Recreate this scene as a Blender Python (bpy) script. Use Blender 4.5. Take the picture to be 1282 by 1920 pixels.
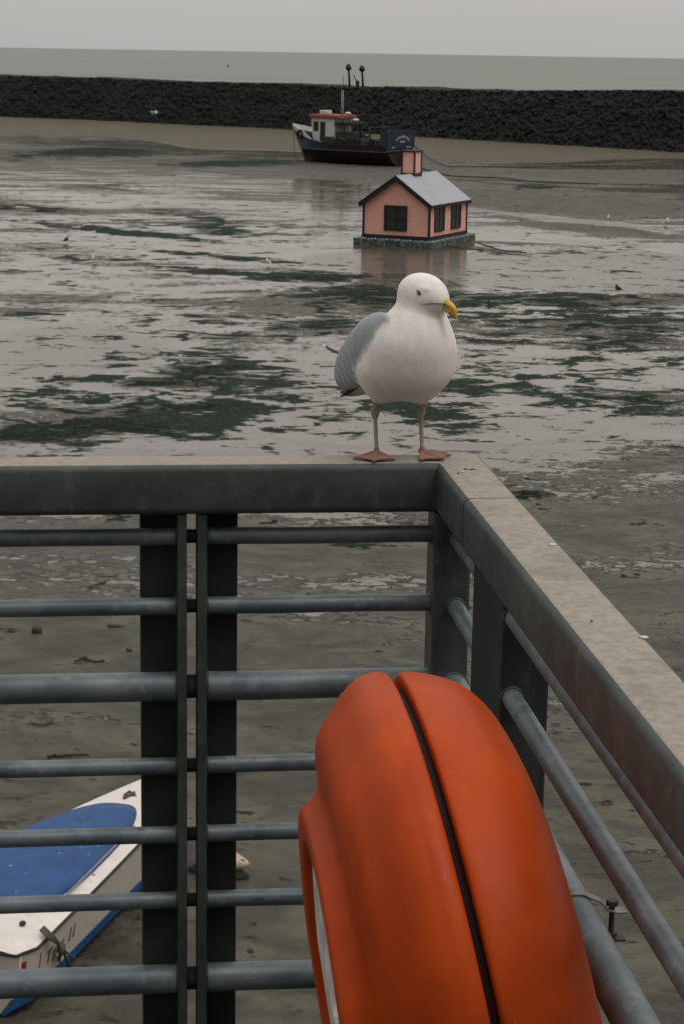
import bpy, math, random
import numpy as np
from math import sin, cos, radians, pi, sqrt, atan2
from mathutils import Vector, Matrix, Quaternion
for o in list(bpy.data.objects): bpy.data.objects.remove(o)
sc = bpy.context.scene
col = sc.collection
random.seed(7)

# ------------------------------------------------------------------ camera
F = 3800.0; PITCH = radians(12.77); ROLL = radians(0.93); ZC = 8.0   # focal length in photo pixels (1282 x 1920)
cd = bpy.data.cameras.new('camera'); cam = bpy.data.objects.new('camera', cd); col.objects.link(cam)
cd.sensor_fit = 'VERTICAL'; cd.sensor_height = 36.0; cd.lens = F/1920*36
cd.clip_start = 0.1; cd.clip_end = 60000
Rc = Matrix.Rotation(pi/2-PITCH, 3, 'X') @ Matrix.Rotation(ROLL, 3, 'Z')
cam.matrix_world = Matrix.Translation((0, 0, ZC)) @ Rc.to_4x4()
cd.dof.use_dof = True; cd.dof.focus_distance = 5.2; cd.dof.aperture_fstop = 24
sc.camera = cam

# ------------------------------------------------------------------ world, sun, exposure
SUN_EL, SUN_AZ = radians(62), radians(128)          # behind the camera, hidden by cloud
w = bpy.data.worlds.new('World'); sc.world = w; w.use_nodes = True
nt = w.node_tree; nt.nodes.clear()
def wn(t, **k):
    n = nt.nodes.new(t)
    for a, b in k.items(): setattr(n, a, b)
    return n
sky = wn('ShaderNodeTexSky', sky_type='NISHITA', sun_disc=False, sun_elevation=SUN_EL, sun_rotation=SUN_AZ, air_density=1.0, dust_density=3.0)
hsv = wn('ShaderNodeHueSaturation'); hsv.inputs['Saturation'].default_value = 0.10
tc = wn('ShaderNodeTexCoord'); sp = wn('ShaderNodeSeparateXYZ')
rmp = wn('ShaderNodeValToRGB')                       # overcast sky: dim at the horizon, brighter overhead
rmp.color_ramp.elements[0].position = 0.0; rmp.color_ramp.elements[0].color = (4.15, 4.10, 3.98, 1)
rmp.color_ramp.elements[1].position = 1.0; rmp.color_ramp.elements[1].color = (10.5, 10.3, 10.0, 1)
e = rmp.color_ramp.elements.new(0.12); e.color = (5.8, 5.35, 4.85, 1)
e = rmp.color_ramp.elements.new(0.045); e.color = (4.7, 4.50, 4.25, 1)
e = rmp.color_ramp.elements.new(0.4); e.color = (5.6, 5.4, 5.1, 1)
mul = wn('ShaderNodeMix', data_type='RGBA', blend_type='MIX'); mul.inputs[0].default_value = .85
bg = wn('ShaderNodeBackground'); bg.inputs[1].default_value = 0.10
out = wn('ShaderNodeOutputWorld')
cn = wn('ShaderNodeTexNoise'); cn.inputs['Scale'].default_value = 2.2; cn.inputs['Detail'].default_value = 4
cm = wn('ShaderNodeMapping'); cm.inputs['Scale'].default_value = (1, 1, 3.0)
cr = wn('ShaderNodeMapRange'); cr.inputs[3].default_value = 0.88; cr.inputs[4].default_value = 1.12
mul2 = wn('ShaderNodeMix', data_type='RGBA', blend_type='MULTIPLY'); mul2.inputs[0].default_value = 1
L = nt.links.new
L(sky.outputs[0], hsv.inputs['Color']); L(tc.outputs['Generated'], sp.inputs[0]); L(sp.outputs[2], rmp.inputs[0])
L(hsv.outputs[0], mul.inputs[6]); L(rmp.outputs[0], mul.inputs[7])
L(tc.outputs['Generated'], cm.inputs[0]); L(cm.outputs[0], cn.inputs['Vector']); L(cn.outputs[0], cr.inputs[0])
L(mul.outputs[2], mul2.inputs[6]); L(cr.outputs[0], mul2.inputs[7])
bk = wn('ShaderNodeMapRange'); bk.inputs[1].default_value = -.8; bk.inputs[2].default_value = .25; bk.inputs[3].default_value = .30; bk.inputs[4].default_value = 1.0
zz = wn('ShaderNodeMapRange'); zz.inputs[1].default_value = .35; zz.inputs[2].default_value = .95      # added dimming of the low sky behind the camera, darkens camera-facing sides
mb = wn('ShaderNodeMix', data_type='FLOAT'); mb.inputs[3].default_value = 1.0
mul3 = wn('ShaderNodeMix', data_type='RGBA', blend_type='MULTIPLY'); mul3.inputs[0].default_value = 1
L(sp.outputs[1], bk.inputs[0]); L(sp.outputs[2], zz.inputs[0]); L(zz.outputs[0], mb.inputs[0]); L(bk.outputs[0], mb.inputs[2])
L(mul2.outputs[2], mul3.inputs[6]); L(mb.outputs[0], mul3.inputs[7]); L(mul3.outputs[2], bg.inputs[0]); L(bg.outputs[0], out.inputs[0])
sl = bpy.data.lights.new('sun', 'SUN'); so = bpy.data.objects.new('sun', sl); col.objects.link(so)
sl.energy = 0.7; sl.angle = radians(25); sl.color = (1.0, 0.94, 0.88)
sd = Vector((sin(SUN_AZ)*cos(SUN_EL), cos(SUN_AZ)*cos(SUN_EL), sin(SUN_EL)))
so.rotation_euler = sd.to_track_quat('Z', 'Y').to_euler(); so.location = sd*30
sc.view_settings.view_transform = 'Standard'; sc.view_settings.look = 'None'
sc.view_settings.gamma = 1; sc.view_settings.exposure = 0.32
sc.view_settings.use_curve_mapping = False

# ------------------------------------------------------------------ image pixel and railing frame helpers
def ray(x, y): return (Rc @ Vector(((x-641)/F, -(y-960)/F, -1))).normalized()
def onz(x, y, z=0.0):
    d = ray(x, y); t = (z-ZC)/d.z; return Vector((d.x*t, d.y*t, z))
def aty(x, y, Y):
    d = ray(x, y); t = Y/d.y; return Vector((d.x*t, Y, ZC+d.z*t))
RA = radians(6.662)                                   # heading of the railing frame
def DF(p):                                            # railing frame (a, s, h below camera) -> world
    a, s, h = p; return Vector((cos(RA)*a - sin(RA)*s, sin(RA)*a + cos(RA)*s, ZC-h))

# ------------------------------------------------------------------ mesh helpers
def link(name, me, mat=None, parent=None, loc=None):
    o = bpy.data.objects.new(name, me); col.objects.link(o)
    if mat is not None:
        for m in (mat if isinstance(mat, (list, tuple)) else [mat]): me.materials.append(m)
    if parent: o.parent = parent
    if loc is not None: o.location = loc
    return o
def thing(name, label, cat, loc=(0, 0, 0), rz=0, group=None):
    o = bpy.data.objects.new(name, None); col.objects.link(o); o.location = loc; o.rotation_euler = (0, 0, rz)
    o.empty_display_size = 0.2
    return tag(o, label, cat, group)
def tag(o, label, cat, group=None, kind=None):
    o['label'] = label; o['category'] = cat
    if group: o['group'] = group
    if kind: o['kind'] = kind
    return o
class MB:
    def __init__(s): s.v = []; s.f = []; s.mi = []
    def add(s, v, f, mi=0):
        b = len(s.v); s.v += [tuple(p) for p in v]; s.f += [tuple(b+i for i in q) for q in f]; s.mi += [mi]*len(f)
    def box(s, x0, x1, y0, y1, z0, z1, mi=0, M=None):
        v = [Vector((x, y, z)) for z in (z0, z1) for y in (y0, y1) for x in (x0, x1)]
        if M: v = [M @ p for p in v]
        s.add(v, [(0, 2, 3, 1), (4, 5, 7, 6), (0, 1, 5, 4), (2, 6, 7, 3), (0, 4, 6, 2), (1, 3, 7, 5)], mi); return s
    def tube(s, pts, r, n=12, cap=True, mi=0):
        pts = [Vector(p) for p in pts]; rs = r if isinstance(r, (list, tuple)) else [r]*len(pts)
        v = []; up = None
        for i, p in enumerate(pts):
            t = (pts[min(i+1, len(pts)-1)]-pts[max(i-1, 0)]).normalized()
            if up is None: up = Vector((0, 0, 1)) if abs(t.z) < .9 else Vector((1, 0, 0))
            a = t.cross(up).normalized(); b = a.cross(t).normalized(); up = b
            v += [p + (a*cos(k*2*pi/n)+b*sin(k*2*pi/n))*rs[i] for k in range(n)]
        f = [(i*n+k, i*n+(k+1) % n, (i+1)*n+(k+1) % n, (i+1)*n+k) for i in range(len(pts)-1) for k in range(n)]
        if cap: f += [tuple(range(n))[::-1], tuple((len(pts)-1)*n+k for k in range(n))]
        s.add(v, f, mi); return s
    def prism(s, poly, lo, hi, mi=0, M=None):             # polygon in xy, from z lo to hi
        n = len(poly); v = [Vector((p[0], p[1], z)) for z in (lo, hi) for p in poly]
        if M: v = [M @ p for p in v]
        s.add(v, [tuple(range(n))[::-1], tuple(range(n, 2*n))]+[(i, (i+1) % n, n+(i+1) % n, n+i) for i in range(n)], mi); return s
    def ell(s, c, r, n=16, m=10, mi=0, M=None):
        v = []; 
        for i in range(m+1):
            th = pi*i/m
            for k in range(n): v.append(Vector((c[0]+r[0]*sin(th)*cos(2*pi*k/n), c[1]+r[1]*sin(th)*sin(2*pi*k/n), c[2]+r[2]*cos(th))))
        if M: v = [M @ p for p in v]
        s.add(v, [(i*n+k, (i+1)*n+k, (i+1)*n+(k+1) % n, i*n+(k+1) % n) for i in range(m) for k in range(n)], mi); return s
    def loft(s, rings, closed=True, cap=True, mi=0):
        n = len(rings[0]); v = [p for r in rings for p in r]; f = []
        for i in range(len(rings)-1):
            for k in range(n if closed else n-1): f.append((i*n+k, i*n+(k+1) % n, (i+1)*n+(k+1) % n, (i+1)*n+k))
        if cap: f += [tuple(range(n))[::-1], tuple((len(rings)-1)*n+k for k in range(n))]
        s.add(v, f, mi); return s
    def build(s, name, mat, parent=None, o=None, smooth=False, bevel=0, seg=2, merge=True, auto=None):
        me = bpy.data.meshes.new(name)
        off = Vector(o) if o is not None else Vector((0, 0, 0))
        me.from_pydata([Vector(p)-off for p in s.v], [], s.f)
        import bmesh
        bm = bmesh.new(); bm.from_mesh(me)
        for fc, m in zip(bm.faces, s.mi): fc.material_index = m; fc.smooth = smooth
        if merge: bmesh.ops.remove_doubles(bm, verts=bm.verts, dist=1e-5)
        bmesh.ops.recalc_face_normals(bm, faces=bm.faces)
        bm.to_mesh(me); bm.free()
        ob = link(name, me, mat, parent, off if (o is not None and parent is None) else None)
        if bevel:
            b = ob.modifiers.new('b', 'BEVEL'); b.width = bevel; b.segments = seg; b.limit_method = 'ANGLE'; b.angle_limit = radians(35)
            for p in me.polygons: p.use_smooth = True
            b.harden_normals = True
        return ob
def npmesh(name, v, quads, mat, parent=None, smooth=True, loc=None):
    me = bpy.data.meshes.new(name); v = np.asarray(v, np.float32); q = np.asarray(quads, np.int32)
    me.vertices.add(len(v)); me.vertices.foreach_set('co', v.ravel())
    me.loops.add(q.size); me.loops.foreach_set('vertex_index', q.ravel())
    me.polygons.add(len(q)); k = q.shape[1]
    me.polygons.foreach_set('loop_start', np.arange(0, q.size, k, dtype=np.int32))
    me.polygons.foreach_set('loop_total', np.full(len(q), k, np.int32))
    me.polygons.foreach_set('use_smooth', np.full(len(q), smooth))
    me.update(calc_edges=True); me.validate()
    return link(name, me, mat, parent, loc)
def attr(ob, name, vals):
    a = ob.data.attributes.new(name, 'FLOAT', 'POINT'); a.data.foreach_set('value', np.asarray(vals, np.float32))
def cattr(ob, name, vals):
    a = ob.data.attributes.new(name, 'FLOAT_COLOR', 'POINT'); a.data.foreach_set('color', np.asarray(vals, np.float32).ravel())

# numpy noise
def _h(ix, iy, iz, s):
    n = (ix*374761393 + iy*668265263 + iz*2147483647 + s*1274126177) & 0xffffffff
    n = ((n ^ (n >> 13))*1274126177) & 0xffffffff; n = (n ^ (n >> 16)); n = (n*2246822519) & 0xffffffff
    return ((n ^ (n >> 15)) & 0xffffff)/float(0xffffff)
def vnoise(x, y, z=0.0, s=0):
    x, y, z = np.broadcast_arrays(np.asarray(x, float), np.asarray(y, float), np.asarray(z, float))
    ix, iy, iz = (np.floor(q).astype(np.int64) for q in (x, y, z)); fx, fy, fz = x-ix, y-iy, z-iz
    u, v, ww = (q*q*(3-2*q) for q in (fx, fy, fz)); r = 0
    for dx in (0, 1):
        for dy in (0, 1):
            for dz in (0, 1):
                r = r + _h(ix+dx, iy+dy, iz+dz, s)*(u if dx else 1-u)*(v if dy else 1-v)*(ww if dz else 1-ww)
    return r
def fbm(x, y, z=0.0, o=4, s=0, g=.5):
    r = 0; a = 1; t = 0
    for i in range(o): r = r + a*vnoise(x*2**i, y*2**i, z*2**i, s+i*7); t += a; a *= g
    return r/t
def cell(x, y, z, s=0):
    ix, iy, iz = (np.floor(q).astype(np.int64) for q in (x, y, z)); f1 = np.full(x.shape, 9.); f2 = f1.copy(); idv = np.zeros(x.shape)
    for dx in (-1, 0, 1):
        for dy in (-1, 0, 1):
            for dz in (-1, 0, 1):
                jx, jy, jz = ix+dx, iy+dy, iz+dz
                d = np.sqrt((jx+_h(jx, jy, jz, s)-x)**2+(jy+_h(jx, jy, jz, s+1)-y)**2+(jz+_h(jx, jy, jz, s+2)-z)**2)
                m = d < f1; f2 = np.where(m, f1, np.minimum(f2, d)); idv = np.where(m, _h(jx, jy, jz, s+3), idv); f1 = np.where(m, d, f1)
    return f1, f2, idv

# ------------------------------------------------------------------ material helper
class G:
    def __init__(s, name):
        s.m = bpy.data.materials.new(name); s.m.use_nodes = True; s.t = s.m.node_tree
        s.b = s.t.nodes['Principled BSDF']; s.tc = s.t.nodes.new('ShaderNodeTexCoord')
    def n(s, t, **k):
        n = s.t.nodes.new(t)
        for a, b in k.items(): setattr(n, a, b)
        return n
    def l(s, a, b): s.t.links.new(a, b)
    def noise(s, sc_, det=4, rough=.55, stretch=(1, 1, 1), dist=0, rot=(0, 0, 0)):
        mp = s.n('ShaderNodeMapping'); mp.inputs['Scale'].default_value = stretch; mp.inputs['Rotation'].default_value = rot
        s.l(s.tc.outputs['Object'], mp.inputs[0])
        n = s.n('ShaderNodeTexNoise'); n.inputs['Scale'].default_value = sc_; n.inputs['Detail'].default_value = det
        n.inputs['Roughness'].default_value = rough; n.inputs['Distortion'].default_value = dist
        s.l(mp.outputs[0], n.inputs['Vector']); return n.outputs[0]
    def vor(s, sc_, stretch=(1, 1, 1), feat='F1', out='Distance'):
        mp = s.n('ShaderNodeMapping'); mp.inputs['Scale'].default_value = stretch; s.l(s.tc.outputs['Object'], mp.inputs[0])
        n = s.n('ShaderNodeTexVoronoi', feature=feat); n.inputs['Scale'].default_value = sc_; s.l(mp.outputs[0], n.inputs['Vector']); return n.outputs[out]
    def _in(s, sock, v):
        if isinstance(v, (int, float)): sock.default_value = v
        elif isinstance(v, (tuple, list)): sock.default_value = (*v, 1) if len(v) == 3 else v
        else: s.l(v, sock)
    def math(s, op, a, b=0.0, c=0.0):
        n = s.n('ShaderNodeMath', operation=op); s._in(n.inputs[0], a); s._in(n.inputs[1], b); s._in(n.inputs[2], c); return n.outputs[0]
    def ss(s, v, lo, hi, a=0.0, b=1.0):
        n = s.n('ShaderNodeMapRange', interpolation_type='SMOOTHSTEP'); s._in(n.inputs[0], v)
        for i, q in enumerate((lo, hi, a, b)): s._in(n.inputs[i+1], q)
        return n.outputs[0]
    def mix(s, f, a, b):
        n = s.n('ShaderNodeMix', data_type='RGBA'); s._in(n.inputs[0], f); s._in(n.inputs[6], a); s._in(n.inputs[7], b); return n.outputs[2]
    def mixf(s, f, a, b):
        n = s.n('ShaderNodeMix', data_type='FLOAT'); s._in(n.inputs[0], f); s._in(n.inputs[2], a); s._in(n.inputs[3], b); return n.outputs[0]
    def at(s, name):
        n = s.n('ShaderNodeAttribute', attribute_name=name); return n
    def bump(s, h, strength=.5, dist=.01, prev=None):
        n = s.n('ShaderNodeBump'); s._in(n.inputs['Strength'], strength); s._in(n.inputs['Distance'], dist); s.l(h, n.inputs['Height'])
        if prev is not None: s.l(prev, n.inputs['Normal'])
        return n.outputs[0]
    def set(s, **k):
        for a, v in k.items():
            s._in(s.b.inputs[a.replace('_', ' ')], v)
        return s
def simple(name, c, rough=.6, metal=0., var=.25, scale=20, bump=.2, bd=.003, dirt=None, dscale=6, damt=.5, stretch=(1, 1, 1)):
    g = G(name); n = g.noise(scale, 5, .6, stretch)
    lo = tuple(q*(1-var) for q in c); hi = tuple(min(1, q*(1+var)) for q in c)
    cc = g.mix(g.ss(n, .3, .7), lo, hi)
    if dirt is not None:
        cc = g.mix(g.math('MULTIPLY', g.ss(g.noise(dscale, 6, .65, stretch), .48, .68), damt), cc, dirt)
    g.set(Base_Color=cc, Roughness=g.ss(n, .2, .8, rough*.85, min(1, rough*1.15)), Metallic=metal)
    g.l(g.bump(n, bump, bd), g.b.inputs['Normal']); return g.m

# ------------------------------------------------------------------ materials: ground
def mat_mud():
    g = G('harbour_mud')
    wet, weed, sand = (g.at(k).outputs['Fac'] for k in ('wet', 'weed', 'sand'))
    big = g.noise(.30, 9, .62, (.46, 1, 1), .6, (0, 0, radians(-14)))
    mid = g.noise(1.0, 7, .55, (.80, 1, 1), .8, (0, 0, radians(8)))
    fine = g.noise(4.5, 7, .65, (.70, 1, 1), .4)
    bits = g.noise(2.6, 6, .6, (.55, 1, 1), .9)
    grit = g.noise(22, 4, .6, (.6, 1, 1))
    w0 = g.math('ADD', wet, g.math('MULTIPLY', g.math('SUBTRACT', big, .5), 2.3))
    w1 = g.math('ADD', w0, g.math('MULTIPLY', g.math('SUBTRACT', fine, .5), 1.5))
    wf = g.ss(w1, .44, .60)                       # 1 = standing film of water
    wf2 = g.ss(w1, .10, .60)                       # damp, shiny silt
    e0 = g.math('ADD', weed, g.math('MULTIPLY', g.math('SUBTRACT', mid, .5), 2.2))
    e1 = g.math('ADD', e0, g.math('MULTIPLY', g.math('SUBTRACT', fine, .5), 1.5))
    ef = g.math('MULTIPLY', g.ss(e1, .47, .61), g.ss(g.noise(11, 5, .65, (.7, 1, 1)), .30, .46, .35, 1))
    # weed threads lying about
    mudc = g.mix(g.ss(mid, .3, .7), (.040, .040, .025), (.105, .098, .066))
    mudc = g.mix(g.ss(fine, .50, .68, 0, .7), mudc, (.022, .024, .015))
    dim = g.math('MULTIPLY', g.ss(g.math('ADD', g.vor(2.3, (.7, 1, 1)), g.math('MULTIPLY', fine, .25)), .30, .20), g.ss(g.noise(.7, 4), .46, .56))
    mudc = g.mix(g.math('MULTIPLY', dim, .75), mudc, (.018, .018, .013))
    mudc = g.mix(g.math('MULTIPLY', g.ss(g.noise(1.7, 6, .7, (.7, 1, 1), .6), .50, .66), .6), mudc, (.032, .032, .021))
    mudc = g.mix(g.ss(bits, .60, .68, 0, .8), mudc, (.022, .024, .018))
    sandc = g.mix(g.ss(fine, .3, .7), (.068, .060, .037), (.100, .088, .058))
    mudc = g.mix(sand, mudc, sandc)
    wetc = g.mix(g.ss(big, .3, .7), (.066, .062, .047), (.105, .097, .076))
    c = g.mix(wf, mudc, wetc)
    weedc = g.mix(g.ss(fine, .35, .7), (.006, .012, .009), (.018, .036, .020))
    c = g.mix(ef, c, weedc)
    r = g.mixf(wf2, .60, .30); r = g.mixf(wf, r, .10); r = g.mixf(g.ss(wet, 1.0, 1.5), r, .20)
    r = g.mixf(ef, r, .8); r = g.mixf(sand, r, .75)
    g.set(Base_Color=c, Roughness=r, IOR=1.36); g.l(g.mixf(ef, .5, .1), g.b.inputs['Specular IOR Level'])
    h = g.math('ADD', g.math('MULTIPLY', fine, 1.0), g.math('MULTIPLY', grit, .25))
    h = g.math('SUBTRACT', g.math('ADD', h, g.math('MULTIPLY', mid, 1.2)), g.math('MULTIPLY', dim, .25))
    amp = g.math('MULTIPLY', g.math('SUBTRACT', 1.0, wf), g.math('SUBTRACT', 1.0, g.math('MULTIPLY', sand, .8)))
    hh = g.math('ADD', g.math('MULTIPLY', h, amp), g.math('MULTIPLY', ef, .35))
    ripple = g.noise(7, 3, .5, (.35, 1, 1))
    b1 = g.bump(hh, 1.0, .11)
    g.l(g.bump(ripple, .25, .006, b1), g.b.inputs['Normal'])
    return g.m
def mat_sea():
    g = G('sea_water')
    n = g.noise(.25, 6, .6, (.4, 1, 1)); n2 = g.noise(.012, 5, .6, (.25, 1, 1))
    g.set(Base_Color=g.mix(g.ss(n2, .35, .65), (.055, .068, .062), (.095, .105, .085)), Roughness=.36, IOR=1.33)
    g.l(g.bump(n, .6, .35), g.b.inputs['Normal']); return g.m
def mat_rock():
    g = G('dark_armour_stone')
    n = g.noise(2.2, 8, .7); v = g.vor(2.6, (1, 1, 1.2), 'F1', 'Color')
    sp_ = g.n('ShaderNodeSeparateColor'); g.l(v, sp_.inputs[0])
    c = g.mix(g.ss(n, .35, .7), (.005, .006, .0055), (.013, .014, .012))
    c = g.mix(g.math('MULTIPLY', sp_.outputs[0], .45), c, (.013, .015, .012))
    g.set(Base_Color=c, Roughness=.8); g.b.inputs['Specular IOR Level'].default_value = .25
    g.l(g.bump(g.math('ADD', n, g.vor(2.6, (1, 1, 1.2))), .5, .2), g.b.inputs['Normal']); return g.m

# ------------------------------------------------------------------ ground: one fan-shaped sheet of real mud, masks on it laid out in image pixels
def ground():
    dr = np.concatenate([np.linspace(3, 14, 12), 14*np.exp(np.linspace(0, math.log(300/14.), 640))[1:]])
    az = np.concatenate([np.linspace(-80, -13, 40), np.linspace(-12.8, 12.8, 420), np.linspace(13, 80, 40)])
    Rr, A = np.meshgrid(dr, np.radians(az), indexing='ij')
    X = Rr*np.sin(A); Y = Rr*np.cos(A)
    # image pixel coordinates of every ground point, used only to look up pools, weed and sand
    Rm = np.array(Rc)
    P3 = np.stack([X, Y, np.full_like(X, -ZC)], -1) @ Rm
    px = 641+F*P3[..., 0]/-P3[..., 2]; py = 960-F*P3[..., 1]/-P3[..., 2]
    wob = (fbm(X*.15, Y*.08, s=5)-.5)
    pyw = py+wob*26*np.clip((py-200)/400, .25, 1.2); pxw = px+(fbm(X*.2, Y*.2, s=9)-.5)*60
    yk = [200, 250, 290, 330, 390, 440, 480, 520, 580, 640, 700, 780, 860, 930, 1000, 1150, 1400, 1920]
    wk = [.3, .45, .52, .55, .62, .66, .70, .62, .58, .60, .66, .72, .60, .46, .38, .32, .27, .22]
    ek = [0, .18, .20, .16, .20, .22, .20, .22, .25, .22, .20, .22, .18, .14, .08, .06, .05, .04]
    wet = np.interp(py, yk, wk); weed = np.interp(py, yk, ek)
    def blob(arr, x, y, rx, ry, amt, ang=0, sharp=2):
        a = radians(ang); dx = pxw-x; dy = pyw-y
        u = (dx*cos(a)+dy*sin(a))/rx; v = (-dx*sin(a)+dy*cos(a))/ry
        arr += amt*np.exp(-((u*u+v*v)**(sharp/2.))*.9)
    B = lambda *a, **k: blob(*a, **k)
    # pools
    for q in [(130, 650, 210, 48, 1.0, 0, 4), (60, 690, 120, 30, .4), (1090, 508, 270, 36, 2.4, 1, 8), (760, 492, 190, 24, 1.6, 0, 5),
              (430, 465, 260, 18, .35, 4), (480, 455, 200, 14, .3, 3), (250, 545, 300, 22, .22), (560, 400, 260, 16, .25, 3), (80, 420, 120, 6, .5, 5),
              (1080, 416, 190, 6, .9, 6, 4), (1070, 345, 200, 4, 1.0, 2, 4), (900, 300, 160, 5, .5, 2), (1120, 455, 170, 7, .5, 5), (250, 272, 140, 5, .5, 3),
              (450, 288, 150, 5, .7, 1), (380, 340, 300, 12, .3, 2), (200, 370, 220, 9, .35, 2), (620, 345, 120, 12, .2), (640, 800, 220, 50, .5), (1000, 690, 300, 30, .45),
              (950, 800, 260, 40, .5), (560, 700, 140, 40, .45), (60, 735, 80, 12, .5), (620, 965, 160, 14, .4), (120, 975, 90, 12, .45), (1000, 860, 140, 14, .3),
              (940, 590, 90, 14, .4), (720, 1215, 40, 12, .35), (590, 1150, 60, 10, .3), (700, 1090, 60, 9, .3), (1150, 1000, 120, 30, .12), (230, 600, 200, 20, .25)]:
        B(wet, *q)
    # bare mud banks
    for q in [(1060, 378, 260, 22, -.85, 3, 4), (1000, 328, 330, 9, -.6, 1, 4), (1130, 432, 170, 8, -.7, 5, 4), (720, 345, 140, 16, -.35), (620, 325, 160, 10, -.35),
              (1130, 880, 160, 20, -.25), (300, 905, 300, 14, -.2), (620, 310, 200, 8, -.6, 0, 4)]:
        B(wet, *q)
    # weed
    for q in [(200, 285, 120, 9, .75, 1, 4), (90, 290, 90, 8, .40), (440, 306, 150, 7, .60, -1, 4), (40, 300, 40, 8, .3),
              (60, 393, 110, 7, .45, 4, 4), (130, 425, 150, 7, .40, 6), (360, 405, 110, 8, .36, 8), (430, 432, 70, 13, .42, 2), (330, 425, 120, 6, .35, 4), (270, 440, 180, 5, .42, 5, 4),
              (170, 350, 120, 5, .25), (180, 488, 110, 9, .36, 2), (440, 486, 200, 6, .48, 4, 4), (420, 516, 170, 8, .50, 4, 4), (610, 520, 110, 10, .48, 2, 4), (60, 512, 70, 5, .3),
              (50, 590, 50, 7, .45), (380, 600, 220, 14, .20, 2), (300, 632, 200, 6, .30), (590, 610, 120, 16, .26), (640, 560, 130, 18, .28), (700, 545, 90, 12, .3),
              (940, 560, 330, 14, .34, 1), (1000, 590, 250, 22, .28, 2), (1150, 610, 160, 22, .34, 0), (900, 640, 110, 12, .34), (1160, 650, 120, 16, .42, -3), (1130, 690, 200, 16, .32),
              (350, 672, 120, 12, .38), (440, 692, 100, 22, .44, -4), (120, 735, 170, 22, .34), (240, 708, 140, 12, .36), (370, 775, 150, 34, .50, -3, 4), (230, 800, 260, 26, .42), (90, 820, 120, 26, .42), (480, 730, 120, 22, .28),
              (560, 715, 90, 16, .22), (640, 780, 200, 50, .15), (830, 790, 90, 22, .36, 0, 4), (770, 765, 120, 24, .16), (1030, 735, 150, 26, .34, 4), (880, 725, 80, 24, .24), (1080, 775, 130, 14, .2), (1000, 925, 70, 12, .45), (650, 1020, 80, 13, .48, 2, 4), (790, 1000, 60, 20, .3),
              (215, 972, 40, 16, .5), (1220, 760, 60, 20, .4), (1010, 348, 50, 6, .6, 0, 4), (560, 960, 50, 6, .3), (1040, 560, 90, 8, .2), (860, 600, 80, 10, .2),
              (1080, 470, 120, 6, .25), (860, 462, 90, 5, .3, 5), (1060, 895, 200, 10, .15)]:
        B(weed, *q)
    # bare silt between the near ripples: short dark streaks of weed only
    sand = np.clip(1-(pyw-np.interp(px, [0, 22, 200, 300, 380, 560, 760, 900, 1258, 1400], [244, 247, 254, 262, 276, 282, 298, 303, 306, 308]))/5., 0, 1)
    sand[(Y < 110)] = 0
    weed = np.where(sand > .2, weed-.4, weed); wet = np.where(sand > .5, -1.0, wet)
    inb = np.clip((11.5-np.abs(np.degrees(A)))/1.5, 0, 1)      # beyond the strip laid out in image pixels: plain mudflat
    wet = wet*inb + (.10+.8*np.clip((wet), .2, .62))*(1-inb)*(sand < .5) - 1.0*(1-inb)*(sand >= .5); weed = weed*inb+.24*(1-inb)
    # relief
    Z = (fbm(X*.05, Y*.05, s=2)-.5)*.10 + (fbm(X*.55, Y*1.1, o=5, s=3)-.5)*.10*np.clip(1.0-wet, .05, .9) + .02*np.clip(weed, 0, 1)
    dwall = np.interp(X, WX, WY)-Y                            # metres in front of the breakwater
    Z = Z + np.clip(1-dwall/26., 0, 1)**1.3*.75*np.where(Y > 60, 1, 0)
    Z = np.where(dwall < -5, -2.5, Z); Z = np.where(wet > 1.0, Z*.3, Z)
    Z = np.where(Rr < 13, Z-.05, Z)
    v = np.stack([X, Y, Z], -1).reshape(-1, 3); nr, nc = X.shape
    i = np.arange(nr*nc).reshape(nr, nc)
    q = np.stack([i[:-1, :-1], i[:-1, 1:], i[1:, 1:], i[1:, :-1]], -1).reshape(-1, 4)[:, ::-1]
    ob = npmesh('mud_flat', v, q, mat_mud()); ob['kind'] = 'structure'
    attr(ob, 'wet', wet.ravel()); attr(ob, 'weed', weed.ravel()); attr(ob, 'sand', sand.ravel())
    return ob
# breakwater line along its foot, from image pixels cast onto the ground
foot = [onz(x, y, .6) for x, y in [(-240, 207), (22, 222), (160, 227), (300, 235), (480, 242), (640, 251), (850, 264), (1060, 276), (1258, 288), (1500, 305)]]
WX = [-140]+[p.x for p in foot]+[80]; WY = [foot[0].y+75]+[p.y for p in foot]+[foot[-1].y-38]
ground()
m = MB(); m.add([(-30000, -2000, 0), (30000, -2000, 0), (30000, 45000, 0), (-30000, 45000, 0)], [(0, 1, 2, 3)])
s_ = m.build('sea', mat_sea()); s_.location.z = -1.0; s_['kind'] = 'structure'

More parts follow.
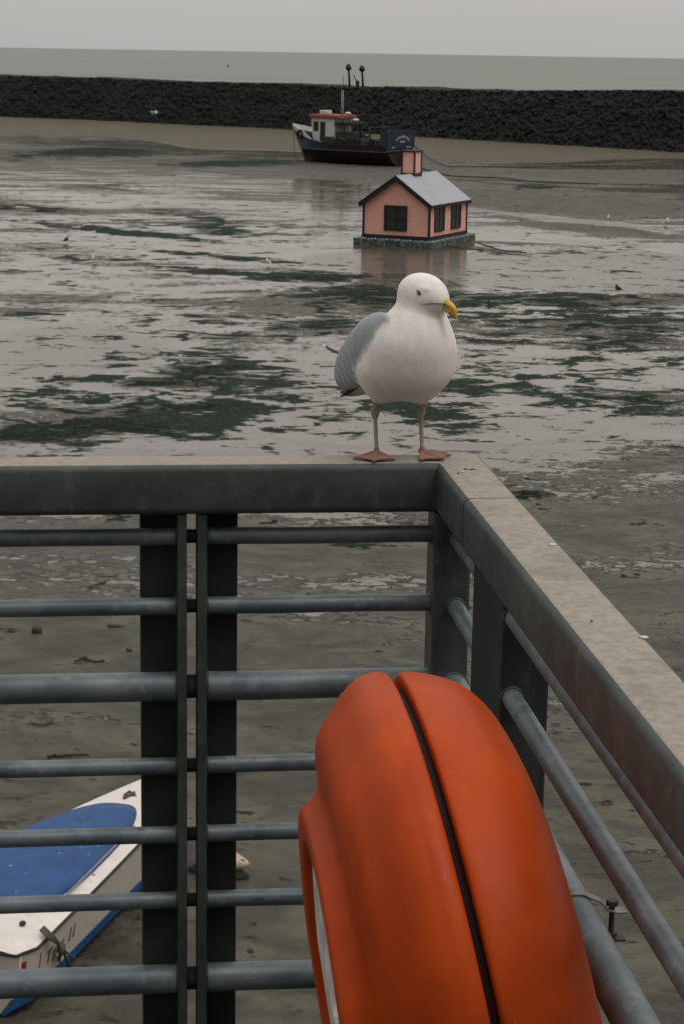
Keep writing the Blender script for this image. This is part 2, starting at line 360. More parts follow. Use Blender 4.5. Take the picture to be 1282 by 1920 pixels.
def breakwater():
    t = np.array([0., *np.cumsum([sqrt((WX[i+1]-WX[i])**2+(WY[i+1]-WY[i])**2) for i in range(len(WX)-1)])])
    s = np.concatenate([np.arange(0, 95, 1.0), np.arange(95, 215, .16), np.arange(215, t[-1], 1.0)])
    lo = t[1]-12; hi = t[-2]+12
    s = np.concatenate([np.arange(0, lo, 1.2), np.arange(lo, hi, .17), np.arange(hi, t[-1], 1.2)])
    bx = np.interp(s, t, WX); by = np.interp(s, t, WY)
    k = 25; ker = np.ones(k)/k
    bx = np.convolve(np.pad(bx, k//2, 'edge'), ker, 'valid'); by = np.convolve(np.pad(by, k//2, 'edge'), ker, 'valid')
    tx, ty = np.gradient(bx), np.gradient(by); ln = np.hypot(tx, ty); nx, ny = -ty/ln, tx/ln   # away from camera
    top = np.interp(bx, [-60, foot[1].x, -28, -18.9, -.6, 9.3, 25.6, 60], [5.0, 5.05, 4.86, 4.74, 4.83, 5.06, 5.32, 5.4])
    prof = [(-.3, -.5)]+[(2.6*f, .35+f) for f in ()]
    uu = np.linspace(0, 1, 34); face = np.stack([uu*2.4-.3, uu], -1)
    pr = [(a, b) for a, b in face]+[(2.4+q, 1.0) for q in (.3, .8, 1.4, 2.2, 3.2, 4.2)]+[(7.2, .6), (9.5, .2), (12, -.4)]
    pr = np.array(pr); O = pr[:, 0][None]; Hh = pr[:, 1][None]
    X = bx[:, None]+nx[:, None]*O; Y = by[:, None]+ny[:, None]*O
    Z = .15+Hh*(top[:, None]-.15); 
    f1, f2, idv = cell(X*2.2, Y*2.2, Z*2.4, 3); g1, g2, _ = cell(X*3.7, Y*3.7, Z*3.9, 13)
    d = (.55-f1)*.22+np.minimum(f2-f1, .25)*.22+(.5-g1)*.16+(idv-.5)*.15+(fbm(X*.35, Y*.35, Z*.5, 3, 21)-.5)*.5
    kf = np.clip(1-np.maximum(O-2.1, 0)/1.0, 0, 1)
    X = X-nx[:, None]*d*kf; Y = Y-ny[:, None]*d*kf; Z = Z+d*.40*np.where(O > 2.0, .8, .5)+(fbm(s*.09, 0*s, o=4, s=31)-.5)[:, None]*.55*np.clip(Hh-.5, 0, .5)*2
    v = np.stack([X, Y, Z], -1).reshape(-1, 3); nr, nc = X.shape; i = np.arange(nr*nc).reshape(nr, nc)
    q = np.stack([i[:-1, :-1], i[:-1, 1:], i[1:, 1:], i[1:, :-1]], -1).reshape(-1, 4)[:, ::-1]
    ob = npmesh('breakwater', v, q, mat_rock(), smooth=False)
    tag(ob, 'long dark rock breakwater running across the whole width in front of the sea', 'breakwater')
breakwater()

# ------------------------------------------------------------------ metal railing
DECK = ZC-2.10
def mat_galv(name, c0, c1, rough=.5, metal=.35, streak=True):
    g = G(name)
    n = g.noise(30, 6, .65); big = g.noise(6, 5, .6); st = g.noise(26, 4, .6, (1, 1, .07))
    c = g.mix(g.ss(big, .35, .68), c0, c1)
    c = g.mix(g.math('MULTIPLY', g.ss(n, .50, .75), .5), c, tuple(q*1.7 for q in c1))
    c = g.mix(g.math('MULTIPLY', g.ss(g.noise(70, 3, .6), .62, .72), .5), c, tuple(q*.35 for q in c0))
    c = g.mix(g.math('MULTIPLY', g.ss(g.noise(16, 6, .7), .64, .72), .55), c, (.085, .045, .022))
    if streak: c = g.mix(g.math('MULTIPLY', g.ss(st, .60, .74), .38), c, tuple(min(1, q*2.6) for q in c1))
    g.set(Base_Color=c, Roughness=g.ss(n, .3, .7, rough*.85, rough*1.2), Metallic=metal)
    g.l(g.bump(n, .25, .0015), g.b.inputs['Normal']); return g.m
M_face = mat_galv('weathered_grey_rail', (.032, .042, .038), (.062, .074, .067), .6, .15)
M_top = simple('toplit_rail_top', (.275, .240, .198), .75, 0, .18, 55, .35, .001, (.12, .10, .08), 9, .45)  # paler than the rail sides: light from above put into the colour, plus grime
M_pipe = mat_galv('galvanised_pipe', (.085, .110, .120), (.165, .195, .205), .48, .35, False)
M_post = mat_galv('dark_grey_post', (.011, .015, .014), (.023, .029, .026), .7, .1)
M_stile = mat_galv('grey_flat_bar', (.030, .040, .037), (.055, .066, .060), .55, .15)
M_bolt = simple('tarnished_bolt_steel', (.20, .19, .17), .45, .7, .3, 60)
def railing():
    base = DF((.72, 4.14, 0)); base.z = DECK
    T = thing('metal_railing', 'grey metal railing with box top rail and round pipes, turning a corner under the gull', 'railing', base, RA)
    def lz(h): return ZC-h-DECK
    def P(a, s, h): return Vector((a-.72, s-4.14, lz(h)))
    # top rails: rounded box section, upper face coloured as lit from above, swept along its length
    def boxrail(name, p0, p1, w, h, r=.016, miter0=0, miter1=0):
        # p0,p1 centre of the top face (a,s); section across
        d = Vector((p1[0]-p0[0], p1[1]-p0[1], 0)); L_ = d.length; d.normalize(); nrm = Vector((-d.y, d.x, 0))
        sec = []; 
        for (cx, cz, a0) in [(w/2-r, -r, 0), (-(w/2-r), -r, 90), (-(w/2-r), -(h-r), 180), (w/2-r, -(h-r), 270)]:
            for k in range(5):
                a = radians(a0+k*22.5); sec.append((cx+r*cos(a), cz+r*sin(a)))
        rings = []; nseg = 40
        for i in range(nseg+1):
            f = i/nseg; ring = []
            for (u, z) in sec:
                off = f*L_+u*(miter0*(1-f)+miter1*f)
                ring.append(P(p0[0], p0[1], .83)+d*off+nrm*u+Vector((0, 0, z)))
            rings.append(ring)
        m = MB(); m.loft(rings)
        n = len(sec)
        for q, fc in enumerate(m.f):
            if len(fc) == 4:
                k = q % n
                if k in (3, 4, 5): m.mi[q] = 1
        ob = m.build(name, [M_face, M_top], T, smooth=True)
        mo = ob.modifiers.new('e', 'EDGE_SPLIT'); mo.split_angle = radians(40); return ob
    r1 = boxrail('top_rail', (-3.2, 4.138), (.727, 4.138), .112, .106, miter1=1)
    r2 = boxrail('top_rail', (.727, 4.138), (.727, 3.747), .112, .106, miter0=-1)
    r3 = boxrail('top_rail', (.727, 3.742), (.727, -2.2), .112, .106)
    # pipes
    lv = [(.992, .0185), (1.143, .0185), (1.321, .0315), (1.498, .0185), (1.655, .0185), (1.808, .0185), (1.993, .0315)]
    def pipe(p, q, r, n=28):
        a = Vector(p); b = Vector(q); pts = [a.lerp(b, i/24) for i in range(25)]
        ph = random.random()*6
        pts = [v+Vector((0, 0, .0006*sin(i*.35+ph))) for i, v in enumerate(pts)]
        MB().tube(pts, r, n).build('pipe', M_pipe, T, smooth=True).modifiers.new('e', 'EDGE_SPLIT').split_angle = radians(50)
    for h, r in lv:
        pipe(P(-3.2, 4.135, h), P(.150, 4.135, h), r)
        MB().tube([P(.150, 4.135, h), P(.190, 4.135, h)], r*.8, 16).build('pipe_sleeve', M_post, T, smooth=True)
        pipe(P(.190, 4.135, h), P(.690, 4.135, h), r)
        if h > .9:
            pipe(P(.722, 4.11, h), P(.722, 3.70, h), r)
            pipe(P(.722, 3.50, h), P(.722, -2.0, h), r)
    # upright flat bars where the panels meet
    for a0, a1, s0, s1, nm in [(.137, .1565, 4.095, 4.178, 'flat_bar'), (.178, .1985, 4.095, 4.178, 'flat_bar')]:
        m = MB(); p = P(a0, s0, 2.6); q = P(a1, s1, .9375); m.box(p.x, q.x, p.y, q.y, p.z, q.z); m.build(nm, M_stile, T, bevel=.003)
    m = MB(); p = P(.6725, 4.0865, 2.095); q = P(.752, 4.187, .9375); m.box(p.x, q.x, p.y, q.y, p.z, q.z); m.build('corner_post', M_stile, T, bevel=.008, seg=3)
    # broad dark posts bolted outside
    for a0, a1, s0, s1 in [(.0605, .1525, 4.162, 4.25), (.1815, .2665, 4.162, 4.25), (-1.90, -1.81, 4.162, 4.25), (-1.78, -1.69, 4.162, 4.25)]:
        m = MB(); p = P(a0, s0, 2.5); q = P(a1, s1, .9385); m.box(p.x, q.x, p.y, q.y, p.z, q.z); m.build('post', M_post, T, bevel=.006)
    for s0, s1 in [(3.47, 3.775), (1.2, 1.5)]:
        m = MB(); p = P(.700, s0, 2.5); q = P(.790, s1, .9385); m.box(p.x, q.x, p.y, q.y, p.z, q.z); m.build('post', M_post, T, bevel=.006)
    # weld beads where pipes meet the corner post and the broad post
    for h, r in lv:
        for (c, ax) in [(P(.722, 4.087, h), 0), (P(.722, 3.472, h), 0), (P(.674, 4.135, h), 1), (P(.1355, 4.135, h), 1), (P(.2, 4.135, h), 1)]:
            ring = []
            for k in range(21):
                a = 2*pi*k/20; u = (r+.0015)*cos(a); v = (r+.0015)*sin(a)
                ring.append(c+(Vector((u, 0, v)) if ax == 0 else Vector((0, u, v))))
            m = MB(); m.tube(ring, .0035, 6, cap=False); m.build('weld_bead', M_stile, T, smooth=True)
    # dried droppings, spots on the pale upper face
    md = simple('dried_dropping', (.62, .60, .55), .8)
    def drop(x, y, rx, ry, mat=md):
        d = ray(x, y); t = -.83/d.z; p = d*t; a = p.x*cos(RA)+p.y*sin(RA); s = -p.x*sin(RA)+p.y*cos(RA)
        c = P(a, s, .83); mm = MB()
        ring = [Vector((c.x+rx*cos(k*pi/8)*random.uniform(.75, 1.15), c.y+ry*sin(k*pi/8)*random.uniform(.75, 1.15), c.z+.0005)) for k in range(16)]
        topc = [c.lerp(v, .6)+Vector((0, 0, .0022)) for v in ring]
        mm.loft([ring, topc]); mm.build('dropping', mat, r3, smooth=True)
    md2 = simple('brown_crust', (.10, .055, .035), .85)
    drop(1035, 1022, .0085, .006); drop(1206, 1196, .008, .006); drop(858, 888, .003, .003, md2); drop(1108, 1166, .0025, .002, md2)
    drop(872, 880, .004, .003, md2); drop(884, 881, .0065, .0025, md2); drop(866, 886, .003, .003)
    return T
railing()
m = MB()
def dfbox(m, a0, a1, s0, s1, h0, h1):
    v = [DF((a, s, h)) for h in (h1, h0) for s in (s0, s1) for a in (a0, a1)]
    m.add(v, [(0, 2, 3, 1), (4, 5, 7, 6), (0, 1, 5, 4), (2, 6, 7, 3), (0, 4, 6, 2), (1, 3, 7, 5)])
dfbox(m, -9, .84, -12, 4.10, 2.10, 2.45)
dk = m.build('deck', simple('dark_deck_concrete', (.06, .06, .055), .85, 0, .3, 12)); dk['kind'] = 'structure'

# ------------------------------------------------------------------ orange moulded housing clamped inside the railing
def housing():
    M_or = G('orange_moulded_plastic')
    g = M_or; n = g.noise(9, 6, .6); f = g.noise(120, 3, .6)
    c = g.mix(g.ss(n, .35, .7), (.38, .044, .003), (.46, .058, .004))
    c = g.mix(g.math('MULTIPLY', g.ss(g.noise(60, 5, .7, (1, 1, .12)), .64, .70), .35), c, (.50, .16, .09))
    c = g.mix(g.math('MULTIPLY', g.ss(g.noise(150, 3, .6), .70, .74), .5), c, (.12, .05, .03))
    g.set(Base_Color=c, Roughness=g.ss(n, .3, .7, .42, .52)); g.b.inputs['Specular IOR Level'].default_value = .16
    g.l(g.bump(f, .12, .0008), g.b.inputs['Normal']); M_or = g.m
    M_in = simple('faded_white_plastic', (.60, .57, .55), .5)
    sc_, hc, W, Ht, Hb = 2.83, 1.44, .49, .52, .47
    base = DF((.44, sc_, 0)); base.z = DECK+.02
    T = thing('lifebuoy_housing', 'bright orange moulded plastic housing with a dark seam down its middle, clamped inside the railing', 'lifebuoy housing', base, RA)
    def pt(a, ins, th):
        c_, s_ = cos(th), sin(th); n = 2.3
        H_ = Ht if s_ > 0 else Hb
        r = 1/((abs(c_)/W)**n+(abs(s_)/H_)**n)**(1/n)
        if a < .30: ins += .095*min(1, (.30-a)/.05)*max(0, s_)**1.1
        r = max(.0008, r-ins)
        s = sc_+c_*r; h = hc-s_*r
        wf = min(1, max(0, (.30-a)/.03)); return Vector((a+(.018+.012*max(0, s_))*wf+(.20-.045*wf)*(h-1.0)-.44, s-sc_, ZC-h-(DECK+.02)))
    def sweep(name, prof, mat, N=160, parent=T):
        prof2 = []
        rings = [[pt(a, i, 2*pi*k/N) for k in range(N)] for a, i in prof]
        m = MB(); m.loft(rings, cap=False); o = m.build(name, mat, parent, smooth=True)
        sb = o.modifiers.new('s', 'SUBSURF'); sb.levels = 1; sb.render_levels = 1
        return o
    back = [(.604, .47), (.606, .34), (.607, .22), (.605, .16), (.600, .115), (.590, .075), (.572, .043), (.548, .021), (.520, .009), (.490, .003), (.468, .0), (.456, .002), (.452, .007), (.451, .014), (.451, .05)]
    sweep('back_shell', back, M_or)
    groove = [(.4525, .034), (.451, .026), (.444, .026), (.438, .026), (.4365, .034)]
    sweep('seam', groove, simple('dark_rubber_seal', (.014, .004, .003), .8))
    front = [(.438, .05), (.438, .014), (.437, .006), (.433, .002), (.424, .0), (.412, .0), (.404, .004), (.394, .006), (.380, .014), (.362, .030), (.345, .052), (.328, .070), (.314, .088), (.304, .108), (.298, .124), (.292, .133), (.284, .137), (.272, .136), (.258, .126), (.248, .122), (.240, .125), (.236, .134), (.235, .150), (.236, .176), (.239, .182), (.250, .184), (.253, .19), (.253, .22)]
    cv = sweep('front_cover', front, M_or)
    sweep('white_panel', [(.251, .19), (.248, .205), (.246, .30), (.246, .40), (.246, .469), (.246, .60)], M_in, parent=T)
    # clamp band on the thick pipe with its bolt
    h = 1.321; a = .722; d = ray(1080, 1625); t = None
    # where that ray passes closest to the pipe: solve on the plane a = .735
    da = d.x*cos(RA)+d.y*sin(RA); ds = -d.x*sin(RA)+d.y*cos(RA); s0 = .722/da*ds
    def Q(a, s, h): return Vector((a-.44, s-sc_, ZC-h-(DECK+.02)))
    R_ = .0325; path = []
    for k in range(17):
        an = radians(-150+k*14); path.append((a+(-R_*cos(an+pi/2))*1.0, h-(R_*sin(an+pi/2))))
    path = [(a-R_*cos(q), h-R_*sin(q)) for q in np.linspace(radians(-75), radians(125), 16)]
    path += [(a+R_+.006, h-.018), (a+R_+.018, h-.004), (a+R_+.034, h+.001), (a+R_+.05, h+.001)]
    m = MB(); w_ = .011; tk = .0035; rings = []
    for i, (aa, hh) in enumerate(path):
        p0 = path[max(0, i-1)]; p1 = path[min(len(path)-1, i+1)]; tx, ty = p1[0]-p0[0], p1[1]-p0[1]; ll = sqrt(tx*tx+ty*ty); nx, ny = ty/ll, -tx/ll
        rings.append([Q(aa, s0-w_, hh), Q(aa+nx*tk, s0-w_, hh+ny*tk), Q(aa+nx*tk, s0+w_, hh+ny*tk), Q(aa, s0+w_, hh)])
    m.loft(rings); m.build('pipe_clamp', M_bolt, T, smooth=False, bevel=.001)
    m = MB(); bx = a+R_+.028
    m.tube([Q(bx, s0, h-.012), Q(bx, s0, h+.06)], .0045, 10)
    hexa = [(.0105*cos(k*pi/3), .0105*sin(k*pi/3)) for k in range(6)]
    for hh in (h-.014, h+.040):
        c = Q(bx, s0, hh); m.prism([(c.x+u, c.y+v) for u, v in hexa], c.z-.004, c.z+.005)
    c = Q(bx, s0, h+.047); m.box(c.x-.02, c.x+.022, c.y-.01, c.y+.01, c.z-.002, c.z+.002)
    m.build('clamp_bolt', simple('dark_bolt', (.05, .045, .04), .6, .4), T, bevel=.0008)
housing()

# ------------------------------------------------------------------ gulls: smooth union of body forms, meshed with surface nets
def surface_nets(f, lo, h):
    ins = f < 0; nx, ny, nz = f.shape
    c = np.zeros((nx-1, ny-1, nz-1), np.int8)
    for dx in (0, 1):
        for dy in (0, 1):
            for dz in (0, 1): c += ins[dx:nx-1+dx, dy:ny-1+dy, dz:nz-1+dz]
    act = (c > 0) & (c < 8); idx = np.full(c.shape, -1, np.int64); I = np.argwhere(act); idx[act] = np.arange(len(I))
    acc = np.zeros((len(I), 3)); cnt = np.zeros(len(I))
    cor = [(x, y, z) for x in (0, 1) for y in (0, 1) for z in (0, 1)]
    for a in cor:
        for ax in range(3):
            if a[ax] == 0:
                b = list(a); b[ax] = 1
                fa = f[I[:, 0]+a[0], I[:, 1]+a[1], I[:, 2]+a[2]]; fb = f[I[:, 0]+b[0], I[:, 1]+b[1], I[:, 2]+b[2]]
                mk = (fa < 0) != (fb < 0); t = np.where(mk, fa/(fa-fb+1e-12*(~mk)), 0)
                p = np.array(a, float)[None].repeat(len(I), 0); p[:, ax] += t
                acc += p*mk[:, None]; cnt += mk
    V = (I+acc/np.maximum(cnt, 1)[:, None])*h+np.array(lo)
    Q = []
    for ax in range(3):
        sl0 = [slice(None)]*3; sl1 = [slice(None)]*3; sl0[ax] = slice(0, -1); sl1[ax] = slice(1, None)
        a = ins[tuple(sl0)]; b = ins[tuple(sl1)]; E = np.argwhere(a != b)
        u, v = [(1, 2), (2, 0), (0, 1)][ax]
        ok = (E[:, u] > 0) & (E[:, v] > 0) & (E[:, u] < f.shape[u]-1) & (E[:, v] < f.shape[v]-1); E = E[ok]
        eu = np.zeros(3, int); eu[u] = 1; ev = np.zeros(3, int); ev[v] = 1
        q = np.stack([idx[tuple((E-eu-ev).T)], idx[tuple((E-ev).T)], idx[tuple(E.T)], idx[tuple((E-eu).T)]], -1)
        s = a[tuple(E.T)]; q[~s] = q[~s][:, ::-1]; Q.append(q)
    return V, np.concatenate(Q)
def sm(a, b, k): h = np.clip(.5+.5*(b-a)/k, 0, 1); return b*(1-h)+a*h-k*h*(1-h)
def ellip(P, c, r, R=None):
    q = P-np.array(c)
    if R is not None: q = q @ R
    r = np.array(r); k0 = np.linalg.norm(q/r, axis=-1); k1 = np.linalg.norm(q/(r*r), axis=-1)
    return k0*(k0-1)/np.maximum(k1, 1e-9)
def caps(P, a, b, ra, rb):
    a = np.array(a); b = np.array(b); ab = b-a; t = np.clip(((P-a) @ ab)/(ab @ ab), 0, 1)
    return np.linalg.norm(P-(a+t[..., None]*ab), axis=-1)-(ra+(rb-ra)*t)
def RotY(d): a = radians(d); return np.array([[cos(a), 0, sin(a)], [0, 1, 0], [-sin(a), 0, cos(a)]])
def RotZ(d): a = radians(d); return np.array([[cos(a), -sin(a), 0], [sin(a), cos(a), 0], [0, 0, 1]])
HEAD = np.array([.060, .010, .343]); HY = 27.0                    # head centre; turned to its left
RH = RotZ(HY) @ RotY(5)
def gull_mesh(hv, name='plumage'):
    lo = np.array([-.30, -.135, -.012]); hi = np.array([.16, .135, .405]); n = np.ceil((hi-lo)/hv).astype(int)
    ax = [lo[i]+hv*np.arange(n[i]) for i in range(3)]
    P = np.stack(np.meshgrid(*ax, indexing='ij'), -1)
    body = ellip(P, (.010, 0, .213), (.122, .088, .082), RotY(-34))
    body = sm(body, ellip(P, (.046, 0, .220), (.072, .084, .086)), .03)
    body = sm(body, ellip(P, (-.004, 0, .180), (.104, .093, .054), RotY(-4)), .03)
    body = sm(body, ellip(P, (-.085, 0, .172), (.100, .074, .052), RotY(-14)), .04)
    body = sm(body, ellip(P, (.050, .006, .286), (.046, .049, .060), RotY(8)), .035)      # neck
    hd = ellip(P, HEAD, (.055, .042, .0415), RH)
    hd = sm(hd, ellip(P, HEAD+RH @ np.array([.022, 0, -.010]), (.039, .028, .027), RH), .018)
    hd = sm(hd, ellip(P, HEAD+RH @ np.array([-.004, 0, -.020]), (.040, .038, .030), RH), .02)
    body = sm(body, hd, .012)
    for sy in (-1, 1): body = sm(body, ellip(P, HEAD+RH @ np.array([.020, sy*.026, .0165]), (.016, .008, .0045), RH), .006)
    # shallow eye sockets under the brow
    for sy in (-1, 1):
        pass
    thighs = None; legs = np.full(P.shape[:3], 9.); feet = legs.copy()
    for (lx, ly, fa) in ((-.004, -.055, -28), (.018, .038, 18)):
        body = sm(body, ellip(P, (lx-.004, ly*.9, .152), (.030, .024, .034)), .03)
        legs = np.minimum(legs, caps(P, (lx-.002, ly, .130), (lx-.014, ly, .093), .0105, .0072))
        legs = sm(legs, caps(P, (lx-.015, ly, .096), (lx-.015, ly, .088), .0092, .0086), .006)
        legs = sm(legs, caps(P, (lx-.015, ly, .088), (lx-.003, ly, .016), .0046, .0044), .005)
        c = np.array([lx-.003, ly, .010]); a0 = radians(fa)
        tips = [c+np.array([cos(a0+radians(t))*L_, sin(a0+radians(t))*L_, -.0055]) for t, L_ in ((-44, .060), (0, .066), (44, .058))]
        for tp in tips:
            feet = sm(feet, caps(P, c, tp, .0052, .0034), .004)
        # webs: thin sheets between toes
        for tA, tB in ((tips[0], tips[1]), (tips[1], tips[2])):
            u = tA-c; v = tB-c; q = P-c; det = u[0]*v[1]-u[1]*v[0]
            al = (q[..., 0]*v[1]-q[..., 1]*v[0])/det; be = (u[0]*q[..., 1]-u[1]*q[..., 0])/det
            zz = c[2]+al*u[2]+be*v[2]; edge = np.maximum.reduce([-al, -be, al+be-.93+.25*al*be])*.05
            feet = sm(feet, np.maximum(np.abs(P[..., 2]-zz+.001)-.0022, edge), .003)
        feet = sm(feet, caps(P, c, c-np.array([cos(a0)*.012, sin(a0)*.012, -.001]), .0045, .002), .004)
    legs = sm(legs, feet, .005)
    wing = np.full(P.shape[:3], 9.)
    for sy in (-1, 1):
        RW = RotZ(-sy*7) @ RotY(-36)
        wg = ellip(P, (-.046, sy*.072, .214), (.132, .024, .056), RW)
        wg = sm(wg, ellip(P, (-.012, sy*.070, .238), (.058, .022, .040), RW), .02)
        wing = np.minimum(wing, wg)
    mantle = ellip(P, (-.066, 0, .222), (.112, .076, .042), RotY(-42)); wing = sm(wing, mantle, .02)
    tail = ellip(P, (-.215, 0, .112), (.075, .045, .010), RotY(-24))
    tot = sm(body, wing, .008); tot = sm(tot, tail, .02); tot = sm(tot, legs, .006)
    V, Q = surface_nets(tot, lo, hv)
    # look up which form each vertex belongs to
    ii = np.clip(np.round((V-lo)/hv).astype(int), 0, n-1); g = lambda A: A[ii[:, 0], ii[:, 1], ii[:, 2]]
    C = np.zeros((len(V), 4)); C[:, 3] = 1
    edge = (fbm(V[:, 0]*55, V[:, 1]*55, V[:, 2]*55, 3, 4)-.5)*.020
    fw = np.clip((g(body)-g(wing)+edge+.001)/.011+.5, 0, 1)
    wu = (V[:, 0]*.77+V[:, 2]*.64); wv = (-V[:, 0]*.64+V[:, 2]*.77)          # along and across the folded wing
    row = np.floor(wu/.021+.25*np.sin(wv*90)); sc1 = (wu/.021+.25*np.sin(wv*90)+.55*np.abs(np.mod(wv/.016+row*.5, 1)-.5))%1
    fe = np.clip(1-np.abs(sc1-.5)*9, 0, 1)*np.clip((.235-V[:, 2])/.05, 0, 1)
    white = np.array([.84, .79, .75]); grey = np.array([.35, .38, .40])*(1-.62*fe[:, None])
    lum = 1+.06*(fbm(V[:, 0]*60, V[:, 1]*60, V[:, 2]*25, 4, 8)-.5)[:, None]
    c = white*(1-fw[:, None])+grey*fw[:, None]; c = c*lum
    lg = g(legs); others = np.minimum(np.minimum(g(body), g(wing)), g(tail))
    fl = np.clip((others-lg)/.004, 0, 1)[:, None]*(V[:, 2:3] < .13)
    zz = V[:, 2:3]; lc = np.where(zz > .020, np.array([.34, .32, .27]), np.array([.24, .125, .10]))
    lc = np.where((zz > .094), np.array([.30, .27, .24]), lc)
    c = c*(1-fl)+lc*fl
    C[:, :3] = c
    # smoothing passes (Taubin-like, on plumage only)
    A = np.concatenate([Q[:, [0, 1]], Q[:, [1, 2]], Q[:, [2, 3]], Q[:, [3, 0]]]); A = np.concatenate([A, A[:, ::-1]])
    deg = np.bincount(A[:, 0], minlength=len(V)).astype(float)[:, None]
    for lam in (.5, -.48, .5, -.48, .5, -.48):
        S = np.stack([np.bincount(A[:, 0], V[A[:, 1], k], len(V)) for k in range(3)], -1)/np.maximum(deg, 1); V = V+lam*(S-V)
    # feather relief on the wing
    if hv < .004:
        pass
    return V, Q, C, fw
def mat_gull():
    g = G('gull_plumage'); a = g.at('Col'); n = g.noise(55, 5, .6, (1, 1, .5)); n2 = g.noise(260, 3, .6, (1, 1, .35))
    c = g.n('ShaderNodeMix', data_type='RGBA', blend_type='MULTIPLY'); c.inputs[0].default_value = 1; g.l(a.outputs['Color'], c.inputs[6]); g.l(g.mix(g.ss(n, .3, .7), (.90, .89, .88), (1, 1, 1)), c.inputs[7])
    g.set(Base_Color=c.outputs[2], Roughness=.85); g.b.inputs['Specular IOR Level'].default_value = .15
    g.b.inputs['Sheen Weight'].default_value = .15
    b = g.bump(n, .35, .004); g.l(g.bump(n2, .25, .0012, b), g.b.inputs['Normal']); return g.m
M_gull = mat_gull()
M_black = simple('black_feather', (.012, .012, .013), .6)
M_white = simple('white_feather', (.75, .72, .68), .8)
def big_gull():
    psi = radians(22)
    base = DF((.611, 4.160, .829))
    # local +x = facing direction: towards the camera and to the right
    rz = -pi/2+psi
    T = thing('herring_gull', 'large white gull with grey wings standing on the corner of the top rail', 'gull', base, rz); T.scale = (1.02,)*3
    V, Q, C, fw = gull_mesh(.0023)
    body = npmesh('plumage', V, Q, M_gull, T); cattr(body, 'Col', C)
    Hd = Matrix([[*RH[0], HEAD[0]], [*RH[1], HEAD[1]], [*RH[2], HEAD[2]], [0, 0, 0, 1]])
    W_ = (V-HEAD) @ RH
    def surf(x, z, sy):
        k = (np.abs(W_[:, 0]-x) < .003) & (np.abs(W_[:, 2]-z) < .003) & (W_[:, 1]*sy > 0)
        return float(np.abs(W_[k, 1]).max()) if k.any() else .03
    # bill: two mandibles lofted along a hooked line
    g = G('yellow_bill'); n = g.noise(60, 3, .5); g.set(Base_Color=g.mix(g.ss(n, .3, .7), (.50, .31, .035), (.62, .41, .06)), Roughness=.38); MY = g.m
    def mand(cs, name, mat, parent):
        rings = []
        for (x, z, w_, h_) in cs:
            x = .036+(x-.036)*.86; z = z-.25*max(0, x-.05)**1.0*.9; w_ *= 1.1; h_ *= 1.12
            rings.append([Hd @ Vector((x, w_*cos(k*2*pi/18)*(1-.12*sin(k*2*pi/18)), z+h_*sin(k*2*pi/18))) for k in range(18)])
        m = MB(); m.loft(rings); return m.build(name, mat, parent, smooth=True)
    up = [(.036, -.002, .0115, .0100), (.044, -.003, .0104, .0096), (.054, -.0035, .0088, .0082), (.066, -.0045, .0076, .0075), (.078, -.0055, .0066, .0070), (.088, -.0075, .0058, .0068), (.095, -.0115, .0048, .0068), (.0992, -.0165, .0034, .0058), (.1005, -.0215, .0018, .0034), (.1005, -.0245, .0006, .001)]
    bill = mand(up, 'bill', MY, T)
    low = [(.036, -.0125, .0090, .0050), (.044, -.0125, .0080, .0048), (.056, -.0135, .0070, .0046), (.070, -.0150, .0060, .0048), (.082, -.0170, .0054, .0058), (.089, -.0185, .0044, .0050), (.0945, -.0185, .0024, .0030), (.0965, -.018, .0008, .001)]
    mand(low, 'lower_bill', MY, bill)
    mand([(.081, -.0185, .0058, .0050), (.085, -.0195, .0057, .0052), (.0885, -.0195, .0050, .0050)], 'bill_spot', simple('red_bill_spot', (.32, .05, .02), .4), bill)
    # gape line
    m = MB()
    for sy in (-1, 1):
        pts = [(x, sy*(surf(x, z, sy)-.0002), z) for x, z in [(.024, -.0135), (.030, -.0130), (.036, -.0120), (.042, -.0105), (.047, -.0095), (.052, -.0088), (.056, -.0086), (.060, -.0086)]]+[(.063, sy*.0100, -.0088), (.068, sy*.0085, -.0096), (.078, sy*.0068, -.0112)]
        m.tube([Hd @ Vector(p) for p in pts], [.0002, .0004, .0006, .0008, .0009, .0010, .0011, .0011, .0010, .0008, .0004], 8)
    m.build('gape', simple('dark_gape', (.06, .045, .03), .7), bill, smooth=True)
    for sy in (-1, 1):
        c = Vector((.0200, sy*(surf(.0200, .0085, sy)-.0022), .0085)); m = MB(); m.ell(c, (.0054, .0040, .0036), M=Hd); e = m.build('eye', simple('pale_grey_iris', (.42, .38, .26), .25), T, smooth=True)
        m = MB(); m.ell(c+Vector((.0008, sy*.0022, .0003)), (.0024, .0026, .0024), M=Hd); m.build('pupil', simple('pupil_black', (.005, .005, .005), .1), e, smooth=True)
        # dark lid line and feathered brow
        m = MB(); pts = [Hd @ (c+Vector((.0062*cos(t), sy*(.0016+.0006*cos(t)), .0034*sin(t)-.0010*cos(t)))) for t in np.linspace(0, 2*pi, 18)]
        m.tube(pts, .0013, 6, cap=False); m.build('eyelid', simple('dark_lid', (.07, .06, .05), .8), e, smooth=True)
        
    # folded primaries crossing over the tail
    def feather(p0, p1, w_, side, name, mat, parent, tip=None):
        p0 = Vector(p0); p1 = Vector(p1); d = (p1-p0).normalized(); u = Vector((0, 1, 0)); u = (u-d*u.dot(d)).normalized(); nrm = d.cross(u)
        rings = []
        for i in range(13):
            t = i/12; ww = w_*(sin(pi*min(1, .25+t*.75))**.6 if t < 1 else .02)
            if t > .8: ww *= sqrt(max(.02, 1-((t-.8)/.2)**2))
            c = p0.lerp(p1, t)+nrm*(.006*sin(pi*t))
            rings.append([c+u*ww+nrm*0, c+nrm*.0014, c-u*ww*.7, c-nrm*.0014])
        m = MB(); m.loft(rings)
